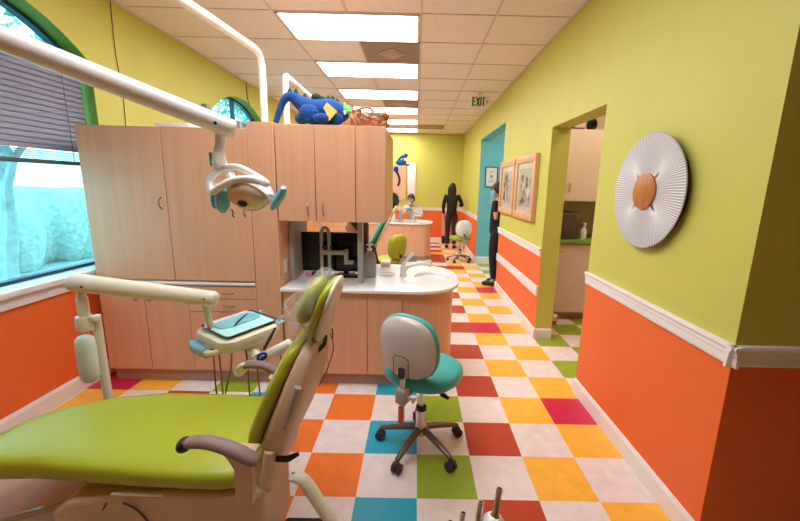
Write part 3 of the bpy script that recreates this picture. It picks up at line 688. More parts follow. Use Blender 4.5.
# backrest frame: origin at hinge, v along the back upwards
hb = Vector((-.535, CYc, .575)); vdir = Vector((.155, 0, .385)).normalized(); ndir = Vector((-vdir.z, 0, vdir.x))  # n points to the front (towards the feet)
def bk(u, v, n_): return hb + vdir * v + Vector((0, 1, 0)) * u + ndir * n_
def slab(parent, name, mt, vs, hws, n0, n1, e=.6, cnt=36):
    rings = []
    for v, h, a, b in zip(vs, hws, n0, n1):
        ring = []
        for k in range(cnt):
            q = 2 * PI * k / cnt; c, s = math.cos(q), math.sin(q)
            ring.append(bk(h * sq(c, e), v, (a + b) / 2 + (b - a) / 2 * sq(s, e)))
        rings.append(ring)
    return MB().rings(rings).obj(name, mt, parent, ang=180)
slab(CH, 'backrest_cushion', VINYL, [.00, .012, .04, .09, .18, .28, .36, .395, .41], [.10, .17, .205, .222, .222, .20, .165, .135, .09], [.01] * 9, [.03, .055, .068, .074, .074, .07, .064, .05, .03])
slab(CH, 'backrest_shell', BEIGE, [-.07, -.055, -.01, .08, .18, .28, .36, .40, .415], [.09, .15, .20, .225, .225, .205, .17, .14, .10], [-.03, -.055, -.07, -.085, -.082, -.07, -.05, -.035, -.01], [.005, .012, .018, .022, .022, .022, .02, .015, .005], e=.5)
m = MB(); m.tube([bk(-.212, .16, -.045), bk(-.199, .31, -.035)], .014, 12, flat=.9); m.obj('side_grip', GREYP, CH)
m = MB(); m.tube([bk(0.0, .36, -.02), bk(0, .44, -.02)], .028, 12, flat=.5); m.tube([bk(-.05, .38, -.04), bk(-.02, .40, -.05), bk(.02, .41, -.04)], .008, 8, smooth=3); m.obj('headrest_joint', RUBBER, CH)
m = MB(); m.tube([bk(.04, .42, -.05), bk(.05, .36, -.085), bk(.05, .25, -.095), bk(.05, .18, -.09)], .002, 6, smooth=4); m.tube([bk(.06, .43, -.05), bk(.08, .40, -.06), bk(.08, .38, -.065)], .003, 6, smooth=3); m.obj('release_cord', RUBBER, CH)
# headrest
hb_old = (hb, vdir, ndir)
hb = bk(0, .415, 0.0); vdir = Vector((.10, 0, .245)).normalized(); ndir = Vector((-vdir.z, 0, vdir.x))
slab(CH, 'headrest_shell', CREAM, [.0, .01, .06, .13, .18, .22, .237, .245], [.04, .07, .095, .115, .118, .095, .065, .03], [-.03, -.04, -.04, -.034, -.028, -.02, -.015, -.01], [-.01, .0, .0, .0, .0, .0, 0, 0])
slab(CH, 'headrest_cushion', VINYL, [.0, .01, .06, .13, .18, .213, .230, .237], [.05, .085, .105, .120, .120, .095, .06, .03], [-.01] * 8, [.01, .02, .026, .028, .028, .024, .016, .005])
m = MB(); Mr = Matrix((ndir, Vector((0, 1, 0)), vdir)).transposed()
m.ell(bk(0, .125, .055), (.034, .115, .09), Mr, e=.85); m.obj('head_pillow', VINYL, CH, ang=180)
# plastic bag pulled over the headrest with a loose flap towards the feet
random.seed(11)
m = MB(); rings = []
for i in range(9):
    u = i / 8; v = .01 + .235 * u; w_ = 1 - .45 * max(0, u - .6) / .4
    rings.append([bk((.128 * sq(math.cos(q), .7)) * w_ + random.uniform(-.004, .004), v, .045 + (.058 * math.sin(q)) * w_ + random.uniform(-.004, .004)) for q in [2 * PI * k / 24 for k in range(24)]])
m.rings(rings)
topL = [(-.345, 1.178), (-.41, 1.145), (-.455, 1.120), (-.485, 1.095)]; botL = [(-.362, .965), (-.40, 1.0), (-.45, 1.01), (-.505, 1.015)]
def lerpl(L_, t_):
    t_ = min(max(t_, 0), .9999) * (len(L_) - 1); k = int(t_); f_ = t_ - k
    return L_[k][0] * (1 - f_) + L_[k + 1][0] * f_, L_[k][1] * (1 - f_) + L_[k + 1][1] * f_
def flap(yc, ph):
    g_ = []
    for i in range(13):
        a = lerpl(topL, i / 12); b = lerpl(botL, i / 12); row = []
        for k in range(13):
            f_ = k / 12; wv = math.sin(i * 1.1 + k * .8 + ph) * .010 + math.sin(k * 2.1 - i * .7 + ph) * .007 + random.uniform(-.004, .004)
            row.append(m.bm.verts.new((a[0] * (1 - f_) + b[0] * f_ + wv * .4, yc * (1 - i / 12) + 1.33 * i / 12 + wv, a[1] * (1 - f_) + b[1] * f_ + wv * .3)))
        g_.append(row)
    for i in range(12):
        for k in range(12): m.bm.faces.new((g_[i][k], g_[i][k + 1], g_[i + 1][k + 1], g_[i + 1][k]))
flap(1.22, 0); flap(1.44, 2)
FO = m.obj('headrest_cover', FILM, None, ang=180)
tag(FO, 'clear crinkled plastic bag pulled over the headrest of the green chair', 'plastic cover')
m = MB()
def W(x, z, y=1.30): return Vector((x, y, z))
for k in range(26):
    i0, f0 = random.random(), random.random(); i1, f1 = min(1, max(0, i0 + random.uniform(-.4, .4))), min(1, max(0, f0 + random.uniform(-.35, .35)))
    P = []
    for i_, f_ in ((i0, f0), ((i0 + i1) / 2 + .04, (f0 + f1) / 2 - .04), (i1, f1)):
        a = lerpl(topL, i_); b = lerpl(botL, i_); P.append(W(a[0] * (1 - f_) + b[0] * f_, a[1] * (1 - f_) + b[1] * f_, 1.23 + .09 * i_))
    m.tube(P, [.0006, .0013, .0005], 5, smooth=3)
m.tube([W(-.505, 1.015), W(-.49, 1.04), W(-.455, 1.045)], [.002, .003, .0015], 6, smooth=3); m.tube([W(-.475, 1.02), W(-.44, 1.008), W(-.41, 1.012)], [.001, .002, .006], 6, smooth=3)
m.tube([W(-.485, 1.095), W(-.50, 1.06), W(-.505, 1.015)], [.001, .0018, .002], 6, smooth=3); m.tube([W(-.345, 1.178, 1.25), W(-.41, 1.147, 1.27), W(-.485, 1.095, 1.32)], [.001, .0015, .001], 6, smooth=3)
setp(m.obj('film_fold', CREASE), FO)
hb, vdir, ndir = hb_old
# armrests
def armrest(pts, y, name='armrest'):
    m = MB(); m.tube([(x, y, z) for x, z in pts], [.018, .024, .026, .027, .028, .026, .014], 16, smooth=4, flat=.66); return m.obj(name, MAUVE, CH, ang=180)
armrest([(-.715, .715), (-.69, .722), (-.645, .724), (-.595, .712), (-.54, .688), (-.50, .664), (-.485, .654)], 1.02)
m = MB(); m.ell((-.712, 1.02, .713), (.022, .029, .022)); m.obj('armrest_cap', BLACK, CH)
m = MB(); m.rings([[(x0, 1.045, z), (x1, 1.045, z), (x1, 1.085, z), (x0, 1.085, z)] for x0, x1, z in ((-.585, -.525, .46), (-.58, -.52, .60), (-.60, -.51, .64), (-.63, -.50, .675))]); o = m.obj('armrest_bracket', BEIGE, CH, smooth=False)
bv = o.modifiers.new('bevel', 'BEVEL'); bv.width = .008; bv.segments = 2
m = MB(); m.tube([(-.50, 1.10, .50), (-.49, 1.11, .56), (-.485, 1.12, .62)], .030, 10, flat=.7); m.obj('hinge_cover', BEIGE, CH)
armrest([(-.815, .650), (-.795, .660), (-.765, .664), (-.72, .660), (-.68, .645), (-.64, .628), (-.615, .615)], 1.64)
m = MB(); m.cyl((-.815, 1.62, .646), (-.825, 1.65, .646), .022, .022); m.obj('armrest_cap', CREAM, CH)
m = MB(); m.tube([(-.66, 1.60, .63), (-.66, 1.60, .56), (-.62, 1.58, .48)], .03, 10, flat=.6); m.obj('armrest_bracket', BEIGE, CH)
# hinge, lever and rear foot
m = MB(); m.tube([(-.47, 1.12, .585), (-.43, 1.12, .585), (-.41, 1.12, .595), (-.39, 1.12, .605)], [.010, .011, .010, .007], 10, smooth=3); m.obj('recline_knob', BLACK, CH)
m = MB(); m.tube([(-.41, 1.09, .535), (-.375, 1.08, .545), (-.35, 1.08, .52), (-.31, 1.07, .46), (-.265, 1.06, .395), (-.255, 1.06, .375)], [.012, .022, .026, .025, .024, .012], 12, smooth=4, flat=.8); m.obj('assist_arm', CREAM, CH)
m = MB(); m.tube([(-.42, 1.12, .52), (-.37, 1.12, .49), (-.32, 1.11, .42), (-.29, 1.11, .36)], .012, 10, smooth=3); m.obj('assist_arm_link', GREYP, CH)
m = MB(); m.box((-.56, 1.14, .42), (-.50, 1.46, .56), bev=.015); m.obj('hinge_block', BEIGE, CH)
m = MB(); m.box((-.56, 1.14, .002), (-.36, 1.40, .06), bev=.02); m.obj('rear_foot', BLACK, CH)

# ------------------------------------------------------------------ delivery unit (arm, tray)
t = DU = thing('delivery_unit', 'cream dental delivery unit with tray arm and hanging hoses, beyond the green chair', 'delivery unit', (-1.66, 1.75, 0))
m = MB(); m.cyl((-1.63, 1.79, .0), (-1.63, 1.79, .84), .021); m.cyl((-1.63, 1.79, .0), (-1.63, 1.79, .05), .09); m.cyl((-1.63, 1.79, .05), (-1.63, 1.79, .09), .09, .03); m.obj('post', CREAM, DU)
m = MB(); m.lathe([(0, .505), (.028, .507), (.040, .53), (.042, .60), (.042, .70), (.038, .735), (.025, .75), (0, .752)], (-1.655, 1.735, 0)); m.obj('reservoir', mat('pale_mint_plastic', (216, 224, 206), .3), DU)
m = MB(); m.lathe([(0, .775), (.033, .775), (.036, .785), (.036, .84), (.033, .85), (0, .85)], (-1.655, 1.75, 0)); m.box((-1.67, 1.735, .825), (-1.59, 1.775, .85), bev=.006); m.obj('collar', CREAM, DU)
m = MB(); m.lathe([(0, .845), (.022, .845), (.024, .86), (.024, .945), (.018, .955), (.018, .985), (0, .985)], (-1.65, 1.75, 0)); m.obj('neck', CREAM, DU)
m = MB(); soft_tube(m, (-1.675, 1.75, 1.024), (-.995, 1.75, .955), .046, .038, 24); m.obj('tray_arm', CREAM, DU)
m = MB(); m.cyl((-1.60, 1.706, 1.015), (-1.60, 1.702, 1.015), .006, n=10); m.obj('screw', RUBBER, DU)
m = MB(); m.cyl((-1.02, 1.711, .965), (-1.02, 1.707, .965), .005, n=10); m.obj('screw', RUBBER, DU)
m = MB(); m.cyl((-1.045, 1.76, .93), (-1.045, 1.79, .77), .017); m.obj('pivot_rod', CREAM, DU)
# tray body: rounded wedge
TC = Vector((-.925, 1.85, .755)); TR = Euler((R(2), R(0), R(-34))).to_matrix()
def tp(x, y, z): return TC + TR @ Vector((x * .86, y * .86, z))
m = MB()
m.rings([[tp(p[0], p[1], z) for p in rrect(0, 0, hx, hy, rr)] for hx, hy, rr, z in ((.12, .13, .07, -.06), (.16, .17, .08, -.052), (.185, .195, .08, -.028), (.19, .20, .08, 0), (.185, .195, .08, .016), (.17, .18, .07, .022))]); m.obj('tray_body', CREAM, DU)
m = MB(); m.tube([tp(-.13, -.15, -.03), tp(-.14, -.20, -.045), tp(-.10, -.222, -.045), (tp(.06, -.222, -.045)), tp(.11, -.17, -.03)], .016, 10, smooth=4); m.obj('tray_handle', CREAM, DU)
m = MB(); m.tube([tp(-.15, -.205, -.04), tp(-.12, -.222, -.045), tp(-.05, -.226, -.048), tp(.03, -.222, -.048)], [.018, .024, .026, .022], 10, smooth=4, flat=1.3); m.obj('handle_wrap', CLEARB, DU)
m = MB(); m.ell(tp(.165, .17, .025), (.02, .03, .006), TR); m.ell(tp(-.06, .185, .035), (.02, .014, .012), TR); m.obj('corner_wrap', CLEARB, DU)
# handpiece bar
m = MB(); soft_tube(m, (-.885, 1.73, .590), (-.640, 1.78, .712), .024, .026, 14); m.ell((-.88, 1.72, .585), (.03, .03, .03)); m.tube([(-.80, 1.75, .65), (-.88, 1.80, .72)], .03, 10); m.obj('handpiece_bar', WPLAST, DU)
BLUEL = mat('blue_logo', (28, 48, 120), .3)
c0 = Vector((-.885, 1.73, .590)); c1 = Vector((-.640, 1.78, .712)); dd = (c1 - c0).normalized(); nn = Vector((dd.y, -dd.x, 0)).normalized(); nu = (nn + Vector((0, 0, .55))).normalized(); uu = dd; ww = nu.cross(uu)
Ml = Matrix((uu, ww, nu)).transposed(); cc = c0.lerp(c1, .47) + nu * .0245
m = MB(); m.ell(cc, (.030, .021, .003), Ml, u=24); m.obj('logo_badge', BLUEL, DU)
m = MB(); m.tube([cc + nu * .0035 + uu * -.013 - ww * .003, cc + nu * .0035 + uu * .0 + ww * .005, cc + nu * .0035 + uu * .014 + ww * .001], .0022, 6, smooth=3); m.obj('logo_mark', WHITE, DU)
for k, (x, y, dx) in enumerate(((-1.045, 1.78, -.02), (-1.015, 1.78, -.015), (-.90, 1.70, -.07), (-.85, 1.74, -.015), (-.815, 1.76, -.005), (-.775, 1.78, .01), (-.70, 1.78, .03))):
    m = MB(); m.tube([(x, y, .70), (x + dx * .3, y + .02, .60), (x + dx, y + .04, .45), (x + dx * 1.2, y + .06, .33), (x + dx + .05, y + .03, .24), (x + .12, y - .02, .30)], .0042, 7, smooth=4); m.obj('hose', HOSE, DU)
m = MB(); m.tube([(-.705, 1.77, .80), (-.735, 1.755, .74), (-.76, 1.745, .69)], [.005, .009, .007], 8); m.obj('handpiece', RUBBER, DU)
# tray lying on top
t = thing('instrument_tray', 'dark-rimmed steel tray with pale aqua liner on the delivery unit', 'tray', tuple(tp(-.0, 0, .024)))
def trp(x, y, z): return tp(x - .005, y + .005, z)
m = MB(); m.rings([[trp(*p, z) for p in rrect(0, 0, hx, hy, .03)] for hx, hy, z in ((.135, .150, .026), (.153, .167, .040), (.157, .171, .0405), (.139, .154, .024))] , closed=True); m.rings([[trp(*p, z) for p in rrect(0, 0, .136, .151, .03)] for z in (.0245, .027)]); m.obj('tray', STEEL, t, ang=30)
m = MB(); m.rings([[trp(p[0], p[1], z) for p in rrect(0, 0, .141, .155, .03)] for z in (.0305, .0345)]); m.obj('liner', LINER, t, ang=30)
t = thing('wrapped_instruments', 'clear aqua sterilisation pouch with dark instruments on the tray', 'instrument pouch', tuple(trp(-.05, .0, .035)))
m = MB(); m.rings([[trp(-.045 + .075 * sq(math.cos(a), .5), .01 + .135 * sq(math.sin(a), .5), .0350 + h * (1 + .3 * math.sin(3 * a))) for a in [2 * PI * k / 20 for k in range(20)]] for h in (0, .006)]); m.obj('pouch', mat('clear_aqua_film', (150, 216, 222), .2, alpha=.55, bump=.5, bscale=50), t)
for k in range(5):
    m = MB(); m.tube([trp(-.08 + k * .012, .10 - k * .02, .044), trp(-.04 + k * .012, .04 - k * .016, .0445), trp(.01 + k * .012, -.02 - k * .012, .046)], [.002, .004, .002], 6, smooth=3); m.obj('instrument', BLACK, t)

# ------------------------------------------------------------------ stools
def stool(name, label, pos, rz, seatm, shellm, basem=DARKMET, zs=.50, back=True, legrot=95):
    t = thing(name, label, 'stool', (pos[0], pos[1], 0), rz=rz)
    M = Matrix.Translation((pos[0], pos[1], 0)) @ Matrix.Rotation(rz, 4, 'Z')
    def fin(m, n, mt, par=t, ang=50): m.xf(M); return m.obj(n, mt, par, ang=ang)
    # five-star base: local back direction is -Y
    for k in range(5):
        a = R(legrot + 72 * k) - rz; c, s = math.cos(a), math.sin(a)
        m = MB(); m.tube([(.03 * c, .03 * s, .125), (.12 * c, .12 * s, .108), (.235 * c, .235 * s, .080), (.25 * c, .25 * s, .072)], [.024, .021, .016, .010], 10, smooth=3, flat=.75)
        leg = fin(m, 'leg', basem)
        m = MB(); tx, ty = -s, c
        for q in (-1, 1): m.tube([(.25 * c + tx * .006 * q, .25 * s + ty * .006 * q, .0285), (.25 * c + tx * .024 * q, .25 * s + ty * .024 * q, .0285)], [.0275, .0275], 16)
        m.ell((.25 * c, .25 * s, .046), (.020, .020, .022), u=10, v=6); fin(m, 'caster', RUBBER, leg)
    m = MB(); m.lathe([(0, .085), (.034, .085), (.038, .10), (.036, .14), (.028, .155), (.028, .25), (.021, .255), (.021, .26)], n=20); m.cyl((0, 0, .25), (0, 0, zs - .06), .014); fin(m, 'gas_lift', CHROME)
    m = MB(); m.lathe([(.029, .243), (.032, .243), (.032, .262), (.015, .264), (0, .264)], n=20); fin(m, 'collar', BLACK)
    m = MB(); m.box((-.07, -.09, zs - .075), (.07, .07, zs - .05), bev=.006); m.tube([(.05, 0, zs - .07), (.12, -.02, zs - .095), (.15, -.03, zs - .10), (.19, -.04, zs - .105)], [.006, .006, .02, .012], 8, smooth=3, flat=.5)
    fin(m, 'mechanism', basem)
    m = MB(); rings = []
    for q, z in ((.75, -.055), (.92, -.05), (.99, -.035), (1.0, -.012), (.97, .010), (.88, .024), (.6, .030), (.25, .027), (.02, .026)):
        rings.append([(.222 * q * sq(math.cos(a), .85), .205 * q * sq(math.sin(a), .85) + .02, zs + z) for a in [2 * PI * k / 36 for k in range(36)]])
    m.rings(rings); fin(m, 'seat', seatm, ang=180)
    if back:
        m = MB(); m.tube([(-.005, -.19, zs + .14), (-.005, -.205, zs + .02), (-.005, -.205, zs - .21)], .013, 8, flat=1.2); fin(m, 'back_post', CHROME)
        m = MB(); m.box((-.035, -.235, zs - .105), (.028, -.175, zs - .02), bev=.01); m.box((-.03, -.20, zs - .07), (.03, -.06, zs - .055), bev=.004); m.tube([(.028, -.21, zs - .06), (.06, -.215, zs - .06), (.075, -.215, zs - .065)], [.008, .008, .02], 10); fin(m, 'back_clamp', GREYP)
        m = MB(); m.box((-.016, -.228, zs - .215), (.010, -.214, zs - .12), bev=.003); fin(m, 'height_label', mat('orange_strip', (190, 92, 50), .6))
        def brings(data, tilt=.06):
            out = []
            for q, y in data:
                ring = []
                for k in range(36):
                    a = 2 * PI * k / 36; x = .173 * q * sq(math.cos(a), .82); z = .176 * q * sq(math.sin(a), .82)
                    ring.append((x, y - (z * tilt) + .55 * x * x, zs + .198 + z))
                out.append(ring)
            return out
        m = MB(); m.rings(brings([(.02, -.228), (.5, -.226), (.85, -.215), (.955, -.198), (.975, -.180), (.9, -.176)])); sh = fin(m, 'back_shell', shellm, ang=180)
        m = MB(); m.rings(brings([(.9, -.182), (1.0, -.178), (1.02, -.165), (1.0, -.145), (.9, -.130), (.5, -.122), (.02, -.12)])); fin(m, 'back_cushion', seatm, ang=180)
        m = MB(); pts = [(-.045, -.2295, zs + .06), (-.045, -.2345, zs + .155), (-.03, -.237, zs + .172), (.03, -.237, zs + .172), (.045, -.2345, zs + .155), (.045, -.2295, zs + .06)]
        m.tube(pts, .0022, 6); m.box((-.016, -.232, zs + .045), (.012, -.216, zs + .10)); fin(m, 'shell_seam', RUBBER, sh)
    return t
SHELL = mat('warm_grey_shell', (206, 192, 182), .3, coat=.3)
stool('operator_stool', 'teal stool with light grey back shell in the middle of the floor', (.055, 1.945), R(-30), TEALV, SHELL)
stool('assistant_stool', 'lime green stool with white round back shell near the far wall', (.93, 7.55), R(15), mat('olive_green_vinyl', (150, 168, 50), .4), WHITE)
stool('assistant_stool', 'lime green stool in the second treatment bay, seen above the near counter', (-.37, 5.10), R(52), VINYL, VINYL, zs=.50)
stool('assistant_stool', 'low stool under the person in the dark plum top', (-.44, 3.76), R(75), VINYL, VINYL, zs=.40, back=False)

# ------------------------------------------------------------------ near handpiece holder (bottom of the frame)
t = HH = thing('handpiece_holder', 'white assistant handpiece holder with metal tips at the bottom edge of the view', 'handpiece holder', (.14, .60, 0))
m = MB(); m.cyl((.14, .56, 0), (.14, .56, .80), .02); m.cyl((.14, .56, 0), (.14, .56, .04), .14, .12); m.obj('stand', CREAM, HH)
m = MB(); m.box((.04, .55, .79), (.20, .62, .83), bev=.012); m.obj('holder_bar', CREAM, HH)
for bx_, by_, tx_, ty_, hz, br_ in ((.155, .60, .180, .635, .935, .024), (.125, .60, .144, .632, .905, .018), (.095, .60, .108, .625, .886, .014), (.070, .60, .083, .622, .868, .012)):
    d = Vector((tx_ - bx_, ty_ - by_, hz - .80)); b0 = Vector((bx_, by_, .80))
    m = MB(); m.tube([b0 - d * .3, b0 + d * .2, b0 + d * .52, b0 + d * .62], [br_ * .7, br_, br_, br_ * .6], 14, smooth=3); hpz = m.obj('handpiece', WPLAST, HH)
    m = MB(); m.tube([b0 + d * .5, b0 + d * .62, b0 + d * .66, b0 + d * .9, b0 + d], [.010, .010, .0065, .006, .0068], 12); m.obj('metal_tip', CHROME, hpz)
    m = MB(); e_ = b0 + d; m.tube([e_ - d * .005, e_ + d * .004], .0045, 10); m.obj('opening', BLACK, hpz)

# ------------------------------------------------------------------ wall decoration
t = thing('sunburst_wall_disc', 'round silver line-pattern wall disc with a wooden centre on the right wall', 'wall art', (XR, 1.98, 1.23))
YC, ZC, RR = 1.978, 1.525, .298
m = MB(); m.lathe([(0, XR), (RR - .03, XR), (RR - .015, XR - .02), (RR - .004, XR - .034), (0, XR - .034)], (0, YC, ZC), 'x', n=72); m.obj('backing', BLACK, t)
m = MB(); m.lathe([(0, XR - .034), (RR, XR - .034), (RR, XR - .038), (0, XR - .038)], (0, YC, ZC), 'x', n=96); m.obj('face_plate', mat('silver_face', (188, 182, 184), .3, metal=.3), t)
m = MB()
for k in range(132):
    a = 2 * PI * k / 132; pts = []
    for j in range(9):
        u = j / 8; rr = .095 + (RR - .003 - .095) * u; aa = a + .20 * math.sin(4 * a) * (1 - u) ** 1.3
        pts.append((rr, aa))
    for j in range(8):
        (r0, a0), (r1, a1) = pts[j], pts[j + 1]; w0, w1 = .0010 + r0 * .0075, .0010 + r1 * .0075
        q = lambda r_, a_, w_: (XR - .0402, YC + r_ * math.cos(a_) - w_ * math.sin(a_), ZC + r_ * math.sin(a_) + w_ * math.cos(a_))
        m.poly([q(r0, a0, -w0), q(r1, a1, -w1), q(r1, a1, w1), q(r0, a0, w0)])
m.obj('ray_lines', mat('white_enamel_line', (244, 240, 240), .35), t, smooth=False)
m = MB(); m.lathe([(0, XR - .039), (.094, XR - .039), (.094, XR - .05), (.088, XR - .053), (0, XR - .053)], (0, YC, ZC), 'x', n=48); m.obj('wood_centre', mat('walnut_centre', (184, 112, 58), .4, noise=.12, nscale=5, stretch=(2, 8, 1)), t)

FRAMEW = mat('pine_frame', (222, 168, 122), .4, noise=.08, nscale=6, stretch=(4, 4, 1))
PAPER = mat('print_mat_board', (232, 222, 214), .8)
for i, (a, b, lab) in enumerate(((3.86, 4.62, 'pine-framed print nearest the doorway, right of the two on the lime wall'), (4.68, 5.45, 'pine-framed print left of the pair, nearest the teal opening'))):
    t = thing('framed_picture', lab, 'picture', (XR, (a + b) / 2, 1.19), group='framed prints on the lime wall')
    z0, z1, x0, x1 = 1.185, 1.885, XR - .045, XR - .001; fw_ = .075
    m = MB()
    for q in (((a, z0), (b, z0 + fw_)), ((a, z1 - fw_), (b, z1)), ((a, z0 + fw_), (a + fw_, z1 - fw_)), ((b - fw_, z0 + fw_), (b, z1 - fw_))):
        m.box((x0, q[0][0], q[0][1]), (x1, q[1][0], q[1][1]), bev=.004)
    m.obj('frame', FRAMEW, t)
    MB().box((x0 + .02, a + .05, z0 + .05), (x1, b - .05, z1 - .05)).obj('mat_board', PAPER, t, smooth=False)
    m = MB(); rnd = random.Random(40 + i); aa, bb, y0_, y1_ = a + .14, b - .14, z0 + .14, z1 - .14
    m.box((x0 + .0185, aa, y0_), (x0 + .02, bb, y1_), mi=0)
    for k in range(26):
        y_ = rnd.uniform(aa + .03, bb - .08); z_ = rnd.uniform(y0_ + .02, y1_ - .08); w_ = rnd.uniform(.02, .08); h_ = rnd.uniform(.02, .10)
        n_ = 7; pts = [(min(max(y_ + w_ * math.cos(2 * PI * j / n_) * rnd.uniform(.6, 1), aa), bb), min(max(z_ + h_ * math.sin(2 * PI * j / n_) * rnd.uniform(.6, 1), y0_), y1_)) for j in range(n_)]
        m.prism(pts, 'x', x0 + .0183 - k * .00008, x0 + .0186 - k * .00008, mi=1 + k % 5)
    m.obj('print', [mat('print_bg', (206, 196, 184), .7), mat('print_green', (120, 140, 96), .7), mat('print_pink', (206, 128, 118), .7), mat('print_white', (240, 238, 232), .7), mat('print_dark', (72, 60, 66), .7), mat('print_tan', (190, 160, 120), .7)], t, smooth=False)
    MB().box((x0 + .012, a + .07, z0 + .07), (x0 + .014, b - .07, z1 - .07)).obj('glass', PICGLASS, t, smooth=False)
t = thing('certificate_frame', 'black-framed white certificate on the teal hall wall', 'picture', (1.5, OY1, 1.54))
m = MB()
for q in (((1.365, 1.535), (1.61, 1.552)), ((1.365, 1.918), (1.61, 1.935)), ((1.365, 1.55), (1.381, 1.92)), ((1.594, 1.55), (1.61, 1.92))): m.box((q[0][0], OY1 - .022, q[0][1]), (q[1][0], OY1 - .001, q[1][1]), bev=.002)
m.obj('frame', BLACK, t); MB().box((1.378, OY1 - .014, 1.548), (1.597, OY1 - .002, 1.922)).obj('paper', WHITE, t, smooth=False)
m = MB(); m.ell((1.487, OY1 - .015, 1.745), (.03, .002, .035)); 
for z in (1.84, 1.82, 1.67, 1.65, 1.63): m.box((1.43, OY1 - .0155, z), (1.545, OY1 - .014, z + .006))
m.obj('print', GREYP, t)

# exit sign
t = thing('exit_sign', 'green and white EXIT sign with an arrow hanging from the ceiling', 'exit sign', (.87, 5.75, 2.66))
ex, ey, ez = .905, 5.75, 2.765
MB().box((ex - .14, ey, ez - .085), (ex + .14, ey + .05, ez + .085), bev=.008).obj('housing', CREAM, t)
MB().box((ex - .125, ey - .004, ez - .072), (ex + .125, ey + .001, ez + .072)).obj('face', mat('sign_face', (226, 222, 190), .5), t, smooth=False)
MB().box((ex - .03, ey + .01, ez + .083), (ex + .03, ey + .04, H), bev=.003).obj('mount', CREAM, t)
SG = mat('sign_green', (24, 92, 54), .5)
m = MB(); yy0, yy1 = ey - .009, ey - .0035; h_, st = .12, .019; z0 = ez - .06
def bar(x0, z0_, x1, z1_, w=st):
    d = Vector((x1 - x0, z1_ - z0_)).normalized(); n_ = Vector((-d.y, d.x)) * w / 2
    m.prism([(x0 + n_.x, z0_ + n_.y), (x1 + n_.x, z1_ + n_.y), (x1 - n_.x, z1_ - n_.y), (x0 - n_.x, z0_ - n_.y)], 'y', yy0, yy1)
x = ex - .105
bar(x, z0, x, z0 + h_); [bar(x, z0 + q, x + .038, z0 + q, .013) for q in (.008, .06, .112)]
x += .055; bar(x, z0, x + .042, z0 + h_); bar(x + .042, z0, x, z0 + h_)
x += .062; bar(x, z0, x, z0 + h_)
x += .018; bar(x + .022, z0, x + .022, z0 + h_); bar(x, z0 + .112, x + .044, z0 + .112, .016)
bar(ex + .095, ez + .02, ex + .113, ez, .010); bar(ex + .113, ez, ex + .095, ez - .02, .010)
m.obj('letters', SG, t, smooth=False)

# thin cables on the left wall
m = MB(); m.tube([(XL + .004, 3.2, 2.89), (XL + .004, 3.19, 2.5), (XL + .004, 3.215, 2.2), (XL + .004, 3.18, 1.6)], .0026, 6, smooth=3); o = m.obj('wall_cable', RUBBER); tag(o, 'thin dark cable running down the lime wall beside the near window', 'cable')
m = MB(); m.tube([(XL + .004, 5.53, 2.89), (XL + .006, 5.54, 2.70), (XL + .006, 5.6, 2.62)], .006, 6, smooth=3); o = m.obj('wall_cable', RUBBER); tag(o, 'thin dark cable above the far arched window', 'cable')
# wall-mounted X-ray arm on left wall by second window
t = thing('wall_mount_arm', 'grey folding bracket in front of the far arched window', 'bracket', (XL, 4.5, 2.2))
m = MB(); m.box((XL + .001, 4.36, 2.08), (XL + .06, 4.44, 2.38), bev=.008); m.obj('plate', GREYP, t)
m = MB(); m.box((XL + .04, 4.38, 2.20), (XL + .09, 5.05, 2.26), bev=.01); m.box((XL + .07, 4.98, 2.17), (XL + .13, 5.06, 2.30), bev=.01); m.obj('arm', GREYP, t)

# ------------------------------------------------------------------ side room (seen through the doorway)
LAM = mat('pinkish_white_laminate', (226, 204, 190), .45, noise=.03)
t = thing('side_room_base_cabinet', 'pale laminate base cabinet under the green counter in the side room', 'cabinet', (2.2, 4.45, 0))
MB().box((XR + TH + .02, 4.17, .09), (3.18, 4.74, .92)).obj('carcass', LAM, t, smooth=False); MB().box((XR + TH + .02, 4.23, .001), (3.18, 4.7, .09)).obj('toe_kick', KICK, t, smooth=False)
for x0, x1 in ((1.46, 2.04), (2.04, 2.6), (2.6, 3.17)): 
    d = front('door', x0, x1, 4.15, .10, .91, t, LAM); hhandle('handle', (x0 + x1) / 2 - .12, (x0 + x1) / 2 - .02, 4.15, .83, d)
t = thing('side_room_counter', 'green laminate counter in the side room', 'countertop', (2.2, 4.45, .92)); MB().box((XR + TH + .005, 4.12, .921), (3.19, 4.745, .957), bev=.005).obj('top', GREENTOP, t)
t = thing('side_room_wall_cabinet', 'pale laminate upper cabinet in the side room', 'cabinet', (2.2, 4.5, 1.43))
MB().box((XR + TH + .02, 4.19, 1.44), (3.18, 4.74, 2.17)).obj('carcass', LAM, t, smooth=False); MB().box((XR + TH + .02, 4.16, 1.40), (3.18, 4.20, 1.45)).obj('light_rail', LAM, t, smooth=False)
for x0, x1, hx in ((1.45, 1.64, 1.605), (1.64, 2.06, 1.70), (2.06, 2.5, 2.46), (2.5, 2.94, 2.54)):
    d = front('door', x0, x1, 4.17, 1.445, 2.172, t, LAM); handle('handle', hx, 4.17, 1.50, 1.60, d)
t = thing('sterilizer_box', 'dark grey countertop steriliser on the green counter', 'steriliser', (1.75, 4.4, .957))
MB().box((1.60, 4.24, .96), (1.90, 4.65, 1.27), bev=.02).obj('case', mat('dark_taupe_case', (112, 94, 86), .4), t); m = MB(); m.box((1.625, 4.233, .985), (1.85, 4.243, 1.24), bev=.004); m.box((1.855, 4.233, 1.0), (1.89, 4.243, 1.2), bev=.004); m.obj('door', mat('smoky_door', (88, 74, 70), .25), t)
